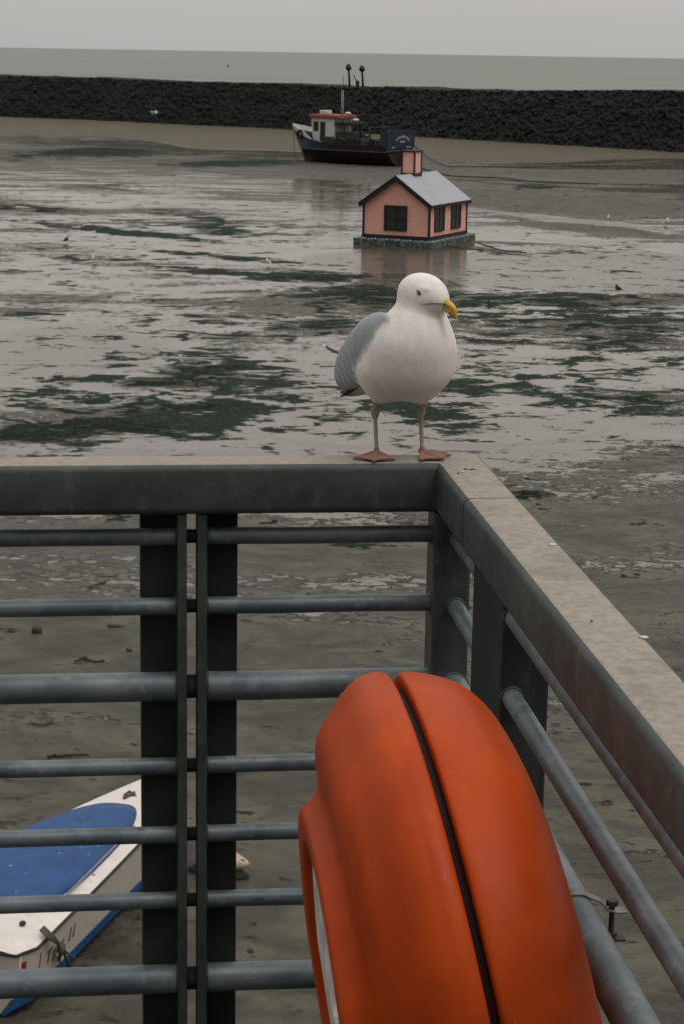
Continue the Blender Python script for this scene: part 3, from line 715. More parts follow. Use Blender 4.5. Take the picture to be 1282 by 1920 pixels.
        if tip is not None:
            for q, fc in enumerate(m.f):
                if q//4 >= 10: m.mi[q] = 1
        m.build(name, [mat, M_white], parent, smooth=True)
    for sy in (-1, 1):
        for k in range(5):
            feather((-.125, sy*(.060-.004*k), .170-.006*k), (-.262+.012*k-(.012 if sy < 0 else 0), sy*(-.012+.016*k)+.0, .098-.004*k+(.006 if sy < 0 else 0)), .011, sy, 'wing_feather', M_black, T, tip=1)
    # the far wing tip that sticks out behind the shoulder
    feather((-.150, -.055, .190), (-.200, -.105, .212), .007, -1, 'wing_feather', M_black, T, tip=1)
    return T
big_gull()
# small far gulls share one coarse body
Vs, Qs, Cs, _ = gull_mesh(.007)
def small_gull(x, y, label, s, rz, dark=False, z=0.0):
    p = onz(x, y, z)
    T = thing('wading_gull', label, 'gull', p, rz, 'small gulls scattered over the mud'); s *= .8
    o = npmesh('plumage', Vs*s, Qs, M_gull, T); C2 = Cs.copy()
    if dark: C2[:, :3] *= np.array([.10, .10, .09])
    cattr(o, 'Col', C2)
    m = MB(); m.tube([(s*.12, s*.04, s*.33), (s*.165, s*.06, s*.318)], [.008*s, .002*s], 8); m.build('bill', simple('bill_horn', (.4, .28, .06), .5), T, smooth=True)
small_gull(177, 492, 'white gull on dark weed at far left, the nearer of the left pair', 1.0, -2.6)
small_gull(125, 456, 'dark speck of a bird at far left, at the end of a short rope', .95, .4, True)
small_gull(503, 498, 'white gull beside the long weed streak left of the pink house', .9, 2.6)
small_gull(1157, 549, 'dark bird at the edge of the pool right of the big gull', 1.0, 3.0, True)
small_gull(1248, 422, 'white gull at the right edge on the bare mud bank', 1.15, .2)
small_gull(1140, 410, 'tiny pale gull on the bare mud bank right of the pink house', .75, 1.2)
def flying():
    p = aty(290, 212, 196.0); T = thing('flying_gull', 'white gull flying low in front of the dark breakwater', 'gull', p, radians(-20))
    m = MB(); m.ell((0, 0, 0), (.30, .075, .085)); m.ell((.28, 0, .03), (.09, .05, .05), 10, 6); m.build('plumage', M_white, T, smooth=True)
    for s in (-1, 1):
        v = [Vector((x, s*y, z)) for x, y, z in [(.14, .04, .03), (.17, .35, .20), (.02, .72, .10), (-.10, .68, .09), (-.06, .34, .17), (-.14, .05, .02)]]
        m = MB(); m.loft([v, [q+Vector((0, 0, .02)) for q in v]]); m.build('wing', simple('pale_wing', (.5, .51, .52), .8), T)
flying()

# ------------------------------------------------------------------ pink cottage on its raft
def house():
    F0 = onz(803, 450, .35); L0 = onz(680, 443, .35); Q0 = onz(880, 437, .35)
    ux = (F0-L0); ux.z = 0; Wd = ux.length; ux.normalize(); uy = Vector((-ux.y, ux.x, 0)); Dp = (Q0-F0).dot(uy)
    ang = atan2(ux.y, ux.x)
    T = thing('pink_cottage', 'small pink cottage with black trim and grey roof afloat on a raft', 'cottage', (L0.x, L0.y, 0), ang)
    # local: x along gable 0..Wd (L -> F), y depth 0..Dp
    z0 = .37; ze = 1.86; za = 2.93; ov = .16
    g = G('pink_render'); n = g.noise(3.5, 6, .6); sid = g.noise(60, 3)
    g.set(Base_Color=g.mix(g.ss(n, .3, .7), (.88, .43, .35), (.92, .49, .41)), Roughness=.7)
    wv = g.n('ShaderNodeTexWave', wave_type='BANDS', bands_direction='Z', wave_profile='SAW'); wv.inputs['Scale'].default_value = 2.6; g.l(g.tc.outputs['Object'], wv.inputs['Vector'])
    g.l(g.bump(wv.outputs[1], .35, .015), g.b.inputs['Normal']); MP = g.m
    MK = simple('black_trim_paint', (.014, .012, .013), .6)
    MR = simple('pale_grey_roofing', (.34, .355, .385), .65, 0, .08, 14, .2, .004, (.24, .25, .26), 3, .4)
    m = MB(); pr = [(0, z0), (Wd, z0), (Wd, ze), (Wd/2, za-.09), (0, ze)]
    m.loft([[Vector((x, .0, z)) for x, z in pr], [Vector((x, Dp, z)) for x, z in pr]]); m.build('wall', MP, T)
    # roof slabs with black bargeboards
    sl = (za-ze)/(Wd/2); oe = .13
    def slab(sx, mat, name, lift, th, ya, yb, xe=oe, parent=T):
        xr = Wd/2; xE = -xe if sx < 0 else Wd+xe
        zr = za+lift; zE = ze-xe*sl+lift
        m = MB(); m.loft([[Vector((xr, y, zr)), Vector((xE, y, zE)), Vector((xE, y, zE-th)), Vector((xr, y, zr-th))] for y in (ya, yb)]); return m.build(name, mat, parent)
    rf = slab(1, MR, 'roof', .055, .055, -ov, Dp+ov, oe+.03); slab(-1, MR, 'roof', .055, .055, -ov, Dp+ov, oe+.03)
    for sx in (-1, 1):
        slab(sx, MK, 'bargeboard', -.002, .17, -ov-.03, -ov+.05, oe, T); slab(sx, MK, 'bargeboard', -.002, .17, Dp+ov-.05, Dp+ov+.03, oe, T)
        slab(sx, MK, 'bargeboard', .062, .066, -ov-.045, -ov-.001, oe+.045, T)
        xE = -oe-.035 if sx < 0 else Wd+oe+.035; zE = ze-oe*sl
        m = MB(); m.box(min(xE, xE-.05*sx), max(xE, xE-.05*sx), -ov-.03, Dp+ov+.03, zE-.085, zE+.035); m.build('fascia', MK, T)
    # trims
    for x, y in ((0, 0), (Wd, 0), (Wd, Dp), (0, Dp)):
        m = MB(); m.box(x-.045, x+.045, y-.045, y+.045, z0, ze-.06); m.build('corner_trim', MK, T)
    m = MB(); m.box(-.06, Wd+.06, -.062, -.004, z0-.03, z0+.10); m.box(Wd+.004, Wd+.062, -.004, Dp+.06, z0-.03, z0+.10)
    m.box(-.062, -.004, -.004, Dp+.06, z0-.03, z0+.10); m.box(-.004, Wd+.004, Dp+.004, Dp+.06, z0-.03, z0+.10); m.build('base_trim', MK, T)
    MGl = simple('dark_window_panel', (.022, .030, .030), .35, 0, .3, 4)
    def window(face, c, zc, w_, h_):
        # face 'g' gable (y=0) or 's' side (x=Wd)
        def bx(m, u0, u1, z0_, z1_, d0, d1):
            if face == 'g': m.box(c+u0, c+u1, -d1, -d0, zc+z0_, zc+z1_)
            else: m.box(Wd+d0, Wd+d1, c+u0, c+u1, zc+z0_, zc+z1_)
        m = MB(); t = .075; bx(m, -w_/2, w_/2, h_/2-t, h_/2, .002, .05); bx(m, -w_/2, w_/2, -h_/2, -h_/2+t, .002, .05)
        bx(m, -w_/2, -w_/2+t, -h_/2+t, h_/2-t, .002, .05); bx(m, w_/2-t, w_/2, -h_/2+t, h_/2-t, .002, .05)
        wo = m.build('window', MK, T)
        m = MB(); bx(m, -w_/2+t, w_/2-t, -h_/2+t, h_/2-t, .004, .018); m.build('pane', MGl, wo)
        m = MB(); bx(m, -.018, .018, -h_/2+t, h_/2-t, .019, .035); bx(m, -w_/2+t, -.0185, -.018, .018, .019, .034); bx(m, .0185, w_/2-t, -.018, .018, .019, .034)
        m.build('glazing_bar', MK, wo)
    window('g', Wd*.492, 1.19, 1.06, 1.07)
    window('s', Dp*.255, 1.18, 1.10, 1.10); window('s', Dp*.70, 1.18, 1.10, 1.10)
    # chimney
    cx0, cx1, cy0, cy1, cz = Wd*.355, Wd*.355+.58, Dp*.36, Dp*.36+.72, 3.92
    m = MB(); m.box(cx0, cx1, cy0, cy1, 2.5, cz); ch = m.build('chimney', MP, T)
    m = MB()
    for x in (cx0, cx1):
        for y in (cy0, cy1): m.box(x-.035, x+.035, y-.035, y+.035, 2.6, cz-.02)
    m.build('chimney_trim', MK, ch)
    m = MB(); m.box(cx0-.055, cx1+.055, cy0-.055, cy1+.055, cz-.02, cz+.05); m.build('chimney_cap', MK, ch)
    m = MB(); zb = za-.22; m.box(cx0-.045, cx1+.045, cy0-.045, cy1+.045, zb, zb+.30); m.build('chimney_flashing', MK, ch)
    # raft: row of floats with rounded weedy sides
    g = G('weedy_raft_float'); n = g.noise(7, 6, .65); 
    g.set(Base_Color=g.mix(g.ss(n, .38, .62), (.035, .045, .038), (.15, .17, .155)), Roughness=.7); g.l(g.bump(n, .6, .04), g.b.inputs['Normal']); MF = g.m
    ex = .36; nx = 7; ny = 9
    m = MB()
    m.box(-ex+.06, Wd+ex-.06, -ex+.06, Dp+ex-.06, -.05, .25); 
    m.build('raft_deck', MF, T, bevel=.03)
    cell_x = (Wd+2*ex)/nx; cell_y = (Dp+2*ex)/ny
    pr_ = MB(); pr_.box(-cell_x*.47, cell_x*.47, -.28, .28, -.12, .325); proto = None; k = 0
    cells = [(i, j) for i in range(nx) for j in range(ny) if i in (0, nx-1) or j in (0, ny-1)]
    for i, j in cells:
        x0 = -ex+i*cell_x; y0 = -ex+j*cell_y; m = MB(); dz = random.uniform(-.02, .02)
        m.box(x0+.02, x0+cell_x-.02, y0+.02, y0+cell_y-.02, -.14, .315+dz)
        m.build('raft_float', MF, T, bevel=.07, seg=3)
    ml = simple('pale_float_lug', (.42, .43, .40), .6)
    for i in range(nx+1):
        x = min(max(-ex+i*cell_x, -ex+.06), Wd+ex-.06); m = MB(); m.ell((x, -ex+.045, .305), (.045, .045, .035), 10, 6); m.build('float_lug', ml, T, smooth=True)
    for j in range(ny+1):
        y = min(max(-ex+j*cell_y, -ex+.06), Dp+ex-.06); m = MB(); m.ell((Wd+ex-.045, y, .305), (.045, .045, .035), 10, 6); m.build('float_lug', ml, T, smooth=True)
house()

# ------------------------------------------------------------------ trawler aground by the breakwater
def trawler():
    st = onz(748, 312, 0); bw = onz(574, 302, 0)
    d = bw-st; Lk = d.length; ang = atan2(d.y, d.x)
    T = thing('fishing_boat', 'blue hulled fishing boat with white wheelhouse aground before the breakwater', 'fishing boat', (st.x, st.y, 0), ang)
    # local x: stern 0 -> bow Lk ; port side (+y) is away?  camera side is -y... side decided by sign below
    Hb, Hs = 2.35, 1.30
    MHb = simple('blue_hull_paint', (.010, .022, .052), .5, 0, .35, 3, .1, .01, (.05, .045, .04), 2, .6)
    MHr = simple('dark_antifouling', (.020, .012, .010), .8, 0, .4, 3, .3, .02, (.03, .032, .022), 1.5, .7)
    MW = simple('white_boat_paint', (.62, .60, .57), .5, 0, .08, 4, .05, .01, (.32, .27, .2), 2.5, .35)
    MD = simple('dark_deck_gear', (.014, .015, .014), .85, 0, .5, 5, .5, .03)
    MO = simple('red_orange_roof', (.24, .065, .035), .6, 0, .2, 3)
    MG = simple('dull_green_panels', (.024, .040, .036), .7, 0, .3, 3)
    bowx = Lk+1.15
    def station(f):
        # half breadths at keel, bilge, waterline, sheer and their heights
        x = f*bowx
        sheer = 1.45+.05*(1-f)**2+ .95*max(0, (f-.42)/.58)**1.7
        b = 1.85*(1-max(0, (f-.5)/.5)**2.3)*(.86+.14*min(1, f*4)); bb = 1.60*(1-max(0, (f-.35)/.60)**1.8 if f < .95 else .0)*(.75+.25*min(1, f*3))
        bb = max(.03, bb); b = max(.05, b)
        xs = lambda h: x-(bowx-Lk)*(1-min(1, h/Hb))*max(0, (f-.55)/.45)**1.5
        return [(xs(0), .06, .0), (xs(.2), bb*.55, .14), (xs(.6), bb*.92, .55), (xs(1.05), b*.97+0*bb, 1.05), (xs(sheer), b*(1.02), sheer)]
    fs = [i/22 for i in range(23)]
    def strip(lo, hi, name, mat, parent, extra=0.0):
        m = MB(); rings = []
        for f in fs:
            s = station(f)[lo:hi+1]; ring = [Vector((x, -y-extra, z)) for x, y, z in s[::-1]]+[Vector((x, y+extra, z)) for x, y, z in s]
            rings.append(ring)
        m.loft(rings, closed=False, cap=False); return rings, m
    r, m = strip(0, 3, 'hull', MHr, T)
    # close the bottom and the transom
    tr = r[0]; m.add(tr, [tuple(range(len(tr)))]); hull = m.build('hull', MHr, T, smooth=False)
    for f in ():
        pass
    # topsides port and starboard as the blue part, a real 6 cm thick strake
    for sy in (-1, 1):
        m = MB(); rings = []
        for f in fs:
            s = station(f); a, b = s[3], s[4]
            rings.append([Vector((a[0], sy*a[1], a[2]-.03)), Vector((a[0], sy*(a[1]+.05), a[2]-.03)), Vector((b[0], sy*(b[1]+.05), b[2])), Vector((b[0], sy*(b[1]-.02), b[2]))])
        m.loft(rings)
        for q, fc in enumerate(m.f):
            if len(fc) == 4 and q//4 < 11: m.mi[q] = 1
        m.build('topside', [MHb, MHr], T)
    m = MB(); dpoly = []
    for f in fs: s = station(f); dpoly.append((s[3][0], s[3][1]*.97))
    m.prism(dpoly+[(x, -y) for x, y in dpoly[::-1]], .95, 1.10); m.build('deck', MD, T)
    # white bow bulwark
    for sy in (-1, 1):
        m = MB(); rings = []
        for i in range(14):
            f = .70+.30*i/13; s = station(f)[4]; hh = .34*min(1, (i+.6)/5.)
            lf = .10*(i/13)
            rings.append([Vector((s[0]+lf*.0, sy*(s[1]+.06), s[2]-.02)), Vector((s[0]+lf, sy*(s[1]+.10), s[2]+hh)), Vector((s[0]+lf, sy*(s[1]+.03), s[2]+hh)), Vector((s[0], sy*(s[1]-.01), s[2]-.02))])
        m.loft(rings); m.build('bow_bulwark', MW, T)
    # rubbing band
    # wheelhouse
    wx0, wx1, hw = Lk*.60, Lk*.60+2.05, 1.0
    wz0, wz1 = 1.5, 3.25
    m = MB(); pr = [(wx0, 1.05), (wx1-.15, 1.05), (wx1+.02, 2.1), (wx1+.16, wz1), (wx0, wz1)]
    m.loft([[Vector((x, y, z)) for x, z in pr] for y in (-hw, hw)]); wh = m.build('wheelhouse', MW, T, bevel=.02)
    m = MB(); m.box(wx0-.35, wx1+.28, -hw-.12, hw+.12, wz1, wz1+.26); m.build('wheelhouse_roof', MO, wh, bevel=.03)
    MGl = simple('wheelhouse_glass', (.012, .015, .017), .2)
    for sy in (-1, 1):
        m = MB(); y = sy*(hw+.012); m.box(wx1-.55, wx1-.08, min(y, sy*hw+0), max(y, sy*hw+0), 2.30, 3.0); m.build('window', MGl, wh)
        m = MB(); m.box(wx1-1.20, wx1-.72, min(y, sy*hw), max(y, sy*hw), 1.6, 3.0); m.build('door', MGl, wh)
        m = MB(); yy = sy*(hw+.02); m.box(wx0, wx1-.9, min(yy, sy*hw), max(yy, sy*hw), 1.05, 1.95); m.build('lower_panel', MG, wh)
    for k in range(3):
        m = MB(); y = -.62+.62*k; m.box(wx1+.04, wx1+.13, y-.24, y+.24, 2.32, 3.0); m.build('window', MGl, wh)
    # aft shelter
    m = MB(); m.box(wx0-1.35, wx0-.02, -hw*.9, hw*.9, 1.05, 2.3); m.build('deck_shelter', MG, T, bevel=.03)
    m = MB(); m.box(wx0-1.55, wx0-.02, -hw, hw, 2.86, 3.0)
    for x in (wx0-1.5, wx0-.75):
        for y in (-hw+.05, hw-.05): m.tube([(x, y, 2.2), (x, y, 2.9)], .04, 8)
    m.build('shelter_roof', MD, T)
    # radar box, mast and aerials
    m = MB(); m.box(wx1-.78, wx1-.10, -.35, .35, wz1+.27, wz1+.56); m.build('radar', MW, T, bevel=.06)
    for x, y in ((wx0-.15, -.3), (wx0-.95, -.2)):
        m = MB(); m.ell((x, y, wz1+.36 if x > wx0-.5 else 3.16), (.26, .2, .13), 12, 8); m.build('dome', MW, T, smooth=True)
    mg = simple('pale_mast_paint', (.33, .34, .32), .5)
    mx = wx0+.02; m = MB(); m.tube([(mx, .1, 3.0), (mx, .1, 5.3)], [.06, .045], 10); mo = m.build('mast', mg, T, smooth=True)
    m = MB(); m.tube([(mx, .1, 5.3), (mx, .1, 6.35)], [.03, .012], 6); m.tube([(mx-.06, .1, 5.2), (mx-.28, .1, 6.0)], .012, 6)
    m.tube([(mx+.5, .1, 5.15), (mx-.35, .1, 5.15)], .025, 6); m.tube([(mx+.48, .1, 5.15), (mx+.48, .1, 5.6)], [.08, .05], 6); m.tube([(mx+.25, .1, 5.15), (mx+.25, .1, 5.4)], .05, 6)
    m.tube([(mx+.75, .1, 4.55), (mx, .1, 4.55)], .02, 6); m.build('aerial', MD, mo)
    m = MB(); m.tube([(mx, .1, 5.1), (wx1+.2, .1, wz1+.3)], .008, 5); m.tube([(mx, .1, 5.1), (1.4, 0, 3.0)], .008, 5); m.tube([(mx, .1, 5.0), (bowx-.1, 0, 2.7)], .008, 5); m.tube([(mx, .1, 4.9), (1.9, -1.1, 2.7)], .012, 5); m.tube([(mx, .1, 4.9), (1.9, 1.1, 2.7)], .012, 5); m.tube([(1.9, 0, 2.7), (.1, 0, 2.5)], .012, 5); m.build('stay', MD, mo)
    # gantry and dark winches, nets and boxes amidships
    m = MB()
    for y in (-1.35, 1.35): m.tube([(1.7, y, 1.1), (1.9, y*.85, 2.7)], .07, 8)
    for q in ((2.6, -.9, 1.1, 2.3, -1.1, 3.3), (3.1, .8, 1.1, 3.9, 1.0, 3.2), (3.9, -.4, 1.1, 3.7, -.2, 3.0)): m.tube([q[:3], q[3:]], .05, 8)
    m.tube([(1.9, -1.2, 2.7), (1.9, 1.2, 2.7)], .07, 8); m.tube([(1.9, 0, 2.7), (3.6, 0, 1.6)], .05, 8); m.build('gantry', MD, T, smooth=True)
    rr = random.Random(3)
    for k in range(32):
        x = rr.uniform(1.5, wx0-.5); y = rr.uniform(-1.5, 1.3); s = rr.uniform(.2, .6); m = MB()
        if k % 3 == 0:
            m.ell((x, y, 1.1+s*.7), (s, s*.8, s*.8), 10, 7)
        elif k % 3 == 1:
            m.box(x-s, x+s, y-s*.6, y+s*.6, 1.08, 1.1+s*1.6)
        else:
            m.tube([(x, y-s, 1.25+s*.6), (x, y+s, 1.25+s*.6)], s*.6, 12)
        m.build(('net_bundle', 'fish_box', 'winch_drum')[k % 3], MD, T, smooth=k % 3 == 0)
    m = MB(); m.box(1.15, 1.7, -1.62, -.9, 1.9, 2.25); m.build('locker', simple('rust_locker', (.12, .05, .035), .8), T)
    # stern: raised blue bulwark with arched white lettering
    M45 = Matrix.Identity(4); hb = 1.62
    m = MB(); pr = [(-hb, 1.30), (hb, 1.30), (hb+.08, 2.55), (hb*.8, 2.62), (-hb*.8, 2.62), (-hb-.08, 2.55)]
    m.loft([[Vector((x, y, z)) for y, z in pr] for x in (-.10, -.02)]); tb = m.build('stern_bulwark', MHb, T)
    for sy in (-1, 1):
        m = MB(); y0 = sy*(hb-.02); y1 = sy*(hb+.06); m.box(-.02, .55, min(y0, y1), max(y0, y1), 1.35, 2.45); m.build('quarter_bulwark', MHb, T)
    ml = simple('white_lettering', (.42, .47, .50), .6)
    for k in range(9):
        t = (k-4)/4.; y = -.15+t*.78; z = 2.13-.24*t*t; a = -t*.45
        m = MB(); hgt = .20 if k % 2 else .17
        Mx = Matrix.Translation((-.113, y, z)) @ Matrix.Rotation(-a, 4, 'X')
        m.box(-.004, .004, -.070, -.035, -hgt/2, hgt/2, M=Mx); m.box(-.004, .004, .032, .066, -hgt/2, hgt/2*(.6 if k % 3 else 1), M=Mx)
        if k % 2 == 0: m.box(-.004, .004, -.034, .031, hgt/2-.05, hgt/2, M=Mx)
        else: m.box(-.004, .004, -.034, .031, -.025, .02, M=Mx)
        m.build('lettering', ml, tb)
    for k in range(4):
        y = -.38+.16*k; m = MB(); m.box(-.117, -.105, y-.06, y+.04, 1.72, 1.83); m.build('lettering', ml, tb)
    m = MB(); m.box(-.115, -.104, -1.25, -.62, 1.34, 1.40); m.box(-.115, -.104, .78, 1.15, 1.34, 1.40); m.build('stern_marks', ml, tb)
    # rudder and skeg
    m = MB(); m.box(-.55, -.12, -.05, .05, .1, 1.0); m.build('rudder', MHr, T)
    # tyre fender by the bow on both sides
    for sy in (-1, 1):
        s = station(.86)[4]; m = MB(); c = Vector((s[0]-.1, sy*(s[1]+.22), s[2]-.02))
        m.tube([c+Vector((.27*cos(t), -sy*.05*cos(t), .27*sin(t))) for t in np.linspace(0, 2*pi, 25)], .10, 10, cap=False)
        m.build('tyre_fender', simple('black_tyre', (.012, .012, .013), .8), T, smooth=True)
    # pale leg / prop plate hanging below the bow, anchor chain
    m = MB(); s1 = station(1.0)[4]
    m.tube([(s1[0]+.05, 0, s1[2]), (s1[0]+.0, .0, 1.2), (s1[0]-.1, 0, .25), (s1[0]-.55, 0, .06)], .022, 6); m.build('anchor_chain', MD, T)
    mt = simple('dull_stem_plate', (.12, .12, .11), .7)
    m = MB(); 
    for sy in (-1, 1):
        pts = [Vector((station(f)[3][0], sy*(station(f)[3][1]+.06), station(f)[3][2]-.02)) for f in fs]
        m.tube(pts, .025, 6)
    m.build('boot_top_line', mt, T)
trawler()
# ------------------------------------------------------------------ ropes across the flats
M_rope = simple('tarred_rope', (.018, .017, .013), .9)
def rope(pts, r, label, z0=.02, name='mooring_rope'):
    P = [onz(x, y, z) for x, y, z in pts]; Q = []
    for i in range(len(P)-1):
        for k in range(8): Q.append(P[i].lerp(P[i+1], k/8))
    Q.append(P[-1]); Q2 = [Vector((q.x, q.y, q.z+.0)) for q in Q]
    for _ in range(2):
        Q2 = [Q2[0]]+[(Q2[i-1]+Q2[i]*2+Q2[i+1])/4 for i in range(1, len(Q2)-1)]+[Q2[-1]]
    c = Q2[0].copy(); m = MB(); m.tube([q-c for q in Q2], r, 6); o = m.build(name, M_rope, smooth=True); o.location = c
    tag(o, label, 'rope', 'mooring ropes')
rope([(778, 275, .6), (800, 295, .15), (835, 312, .10), (900, 313, .10), (1040, 312, .12), (1255, 311, .14)], .032, 'dark mooring rope running from the fishing boat stern to the right edge')
rope([(770, 310, .10), (840, 330, .08), (930, 333, .08), (1010, 342, .08), (1120, 345, .08)], .04, 'dark rope lying along the mud behind the pink cottage')
rope([(775, 272, 1.2), (782, 281, .8), (790, 292, .2)], .03, 'short rope hanging from the fishing boat stern')
rope([(30, 458, .04), (70, 456, .04), (126, 459, .04)], .016, 'short dark rope on the mud at far left')
rope([(893, 455, .1), (940, 470, .06), (985, 474, .06)], .03, 'thin rope trailing from the raft of the pink cottage')

# ------------------------------------------------------------------ beacons on the breakwater
def beacon(x, yb, yt, lean, label, kx):
    Y = np.interp(kx, WX, WY)+3.6; base = aty(x, yb+3, Y); top = aty(x-lean, yt, Y); H = top.z-base.z
    T = thing('beacon_post', label, 'beacon', base, 0, 'beacon posts on the breakwater')
    dx = (top.x-base.x); md = simple('beacon_dark', (.018, .018, .015), .8)
    m = MB(); m.tube([(0, 0, -.3), (dx*.5, 0, H*.5), (dx*.9, 0, H*.86)], [.13, .105, .10], 10); m.build('pole', md, T, smooth=True)
    m = MB(); rings = []
    for z, r, ox in [(H*.74, .06, .05), (H*.77, .22, .05), (H*.84, .27, .03), (H*.91, .22, .0), (H*.97, .14, -.03), (H, .05, -.04)]:
        rings.append([Vector((dx*.9+ox+r*cos(k*pi/6)*(1+.12*sin(k*2.3)), r*.8*sin(k*pi/6), z+.05*sin(k*1.7))) for k in range(12)])
    m.loft(rings); m.build('topmark', md, T, smooth=True)
beacon(655, 163, 120, 3, 'left of the two dark beacon posts on top of the breakwater', -.2)
beacon(680, 164, 123, 3, 'right of the two dark beacon posts, its topmark drooping to the right', 1.0)
def winchthing():
    Y = np.interp(.5, WX, WY)+3.6; b = aty(669, 166, Y); T = thing('hand_crane', 'small dark crane with a slanting arm between the beacon posts', 'crane', b)
    md = simple('crane_dark', (.03, .03, .027), .8)
    m = MB(); m.box(-.17, .17, -.17, .17, -.3, .72); m.build('housing', md, T, bevel=.03)
    m = MB(); m.tube([(-.1, 0, .65), (-.38, 0, 1.25)], .05, 8); m.build('arm', md, T)
winchthing()
# red buoy out at sea
def buoy():
    d = ray(428, 126); p = d*(-9.0/d.z); T = thing('sea_buoy', 'tiny reddish buoy far out on the sea', 'buoy', (p.x, p.y, -1)); T.scale = (.6, .6, .6)
    m = MB(); m.tube([(0, 0, -.3), (0, 0, .8)], 1.1, 14); m.tube([(0, 0, .8), (0, 0, 2.6)], [.8, .25], 10); m.ell((0, 0, 2.8), (.4, .4, .4), 10, 6)
    m.build('float', simple('faded_red_buoy', (.16, .07, .05), .6), T, smooth=True)
buoy()

# ------------------------------------------------------------------ dinghy below the railing
def dinghy():
    A = onz(52, 1795, .60); dirv = Vector((.270, .963, 0)).normalized(); ang = atan2(dirv.y, dirv.x)
    T = thing('dinghy', 'white dinghy with blue cover and blue bottom edge lying on the mud', 'dinghy', (A.x, A.y, 0), ang)
    MWd = simple('off_white_gelcoat', (.66, .60, .56), .35, 0, .06, 5, .05, .002, (.38, .33, .27), 7, .3)
    MSd = simple('cream_hull_side', (.50, .46, .40), .45, 0, .08, 5, .05, .002, (.28, .24, .18), 5, .35)
    MB_ = simple('blue_paint', (.008, .075, .22), .5, 0, .2, 4)
    MK = simple('black_rubber_rail', (.015, .014, .012), .6)
    # local x forward 0..5, local y: starboard (camera side) = 0, port = +1.42
    Ln = 4.45
    def yl(f):                                       # starboard / port edges of the sheer
        s = .34*max(0, (f-.6)/.4)**2+.10*max(0, .04-f)/.04
        p = 1.38-1.0*max(0, (f-.25)/.75)**1.6-.10*max(0, .04-f)/.04
        return s, p
    fs = [0, .012, .04, .08]+[.12+.88*i/26 for i in range(27)]
    zs = lambda f: .60+.10*f*f
    rings = []
    secs = []
    for f in fs:
        s, p = yl(f); c = (s+p)/2; x = f*Ln+(.02 if f else 0); hw = (p-s)/2
        nar = .80-.25*max(0, f-.5)*2*.6
        secs.append((x, s, p, c, hw, zs(f), nar))
    m = MB()
    m.loft([[Vector((x, c-hw, z)), Vector((x-.0, c-hw*.92, .15)), Vector((x, c-hw*.70, .03)), Vector((x, c, .0)), Vector((x, c+hw*.70, .03)), Vector((x, c+hw*.92, .15)), Vector((x, c+hw, z))] for (x, s, p, c, hw, z, nar) in secs], closed=False, cap=False)
    q0 = secs[0]; x, s, p, c, hw, z, nar = q0
    m.add([Vector((x, c-hw, z)), Vector((x, c-hw*.92, .15)), Vector((x, c-hw*.70, .03)), Vector((x, c, 0)), Vector((x, c+hw*.70, .03)), Vector((x, c+hw*.92, .15)), Vector((x, c+hw, z))], [(0, 1, 2, 3, 4, 5, 6)])
    hull = m.build('hull', MSd, T, smooth=False)
    # blue bottom strake
    for sg in (-1, 1):
        m = MB(); m.loft([[Vector((x, c+sg*(hw*.93+.010), .20)), Vector((x, c+sg*(hw*.90+.014), .10)), Vector((x, c+sg*(hw*.78+.01), .035)), Vector((x, c+sg*(hw*.72), .04)), Vector((x, c+sg*(hw*.90), .19))] for (x, s, p, c, hw, z, nar) in secs]); m.build('bottom_strake', MB_, hull)
    # deck, slightly cambered, with a cockpit hidden by the cover
    m = MB(); m.loft([[Vector((x, c-hw*1.0, z+.002)), Vector((x, c-hw*.6, z+.035)), Vector((x, c, z+.055)), Vector((x, c+hw*.6, z+.035)), Vector((x, c+hw, z+.002))] for (x, s, p, c, hw, z, nar) in secs], closed=False, cap=False); m.build('deck', MWd, T, smooth=True)
    pts = [Vector((x, c-hw-.004, z-.005)) for (x, s, p, c, hw, z, nar) in secs]+[Vector((x, c+hw+.004, z-.005)) for (x, s, p, c, hw, z, nar) in secs[::-1]]
    m = MB(); m.tube(pts+[pts[0]], .014, 8, cap=False); m.build('rub_rail', MK, T, smooth=True)
    # blue cover: domed cloth with an uneven edge and bird-lime specks
    N = 56; cx = 2.05; ca = 1.30
    ringsC = []
    for j in range(15):
        r = 1-(j/14.)
        ring = []
        for k in range(N):
            t = 2*pi*k/N; ex_ = 3.0
            u = abs(cos(t))**(2/ex_)*(1 if cos(t) > 0 else -1); v = abs(sin(t))**(2/ex_)*(1 if sin(t) > 0 else -1)
            xx = cx+ca*u*r; f = xx/Ln; s, p = yl(f); c = (s+p)/2
            yy = c+v*r*((p-s)/2+(.0 if v > 0 else -.14))
            zz = zs(f)+.05+.11*(1-r**2.4)+.012*sin(xx*9+v*3)*r*(1-r)*4 + (-.03 if j == 0 else 0)
            ring.append(Vector((xx, yy, zz)))
        ringsC.append(ring)
    m = MB(); m.loft([[p-Vector((0, 0, .03)) for p in ringsC[0]]]+ringsC, cap=True)
    g = G('blue_tarpaulin'); n = g.noise(6, 6, .6); sp1 = g.vor(7); spn = g.noise(26, 3)
    c = g.mix(g.ss(n, .3, .7), (.0, .040, .150), (.001, .062, .210))
    c = g.mix(g.math('MULTIPLY', g.ss(g.math('ADD', sp1, g.math('MULTIPLY', spn, .12)), .14, .10), .5), c, (.55, .56, .55))
    g.set(Base_Color=c, Roughness=.55); cw = g.noise(3.5, 4, .5, (1, .25, 1), 1.5, (0, 0, .5)); g.l(g.bump(cw, .6, .06, g.bump(n, .4, .02)), g.b.inputs['Normal'])
    m.build('cover', g.m, T, smooth=True)
    # coaming line
    m = MB(); m.tube([Vector((x, s+.155, z+.045)) for (x, s, p, c, hw, z, nar) in secs if .9 < x < 2.9], .012, 6); m.build('coaming', simple('grey_coaming', (.18, .19, .22), .5), T)
    # cleat with rope on the foredeck
    MR_ = simple('brown_grey_rope', (.085, .070, .050), .9)
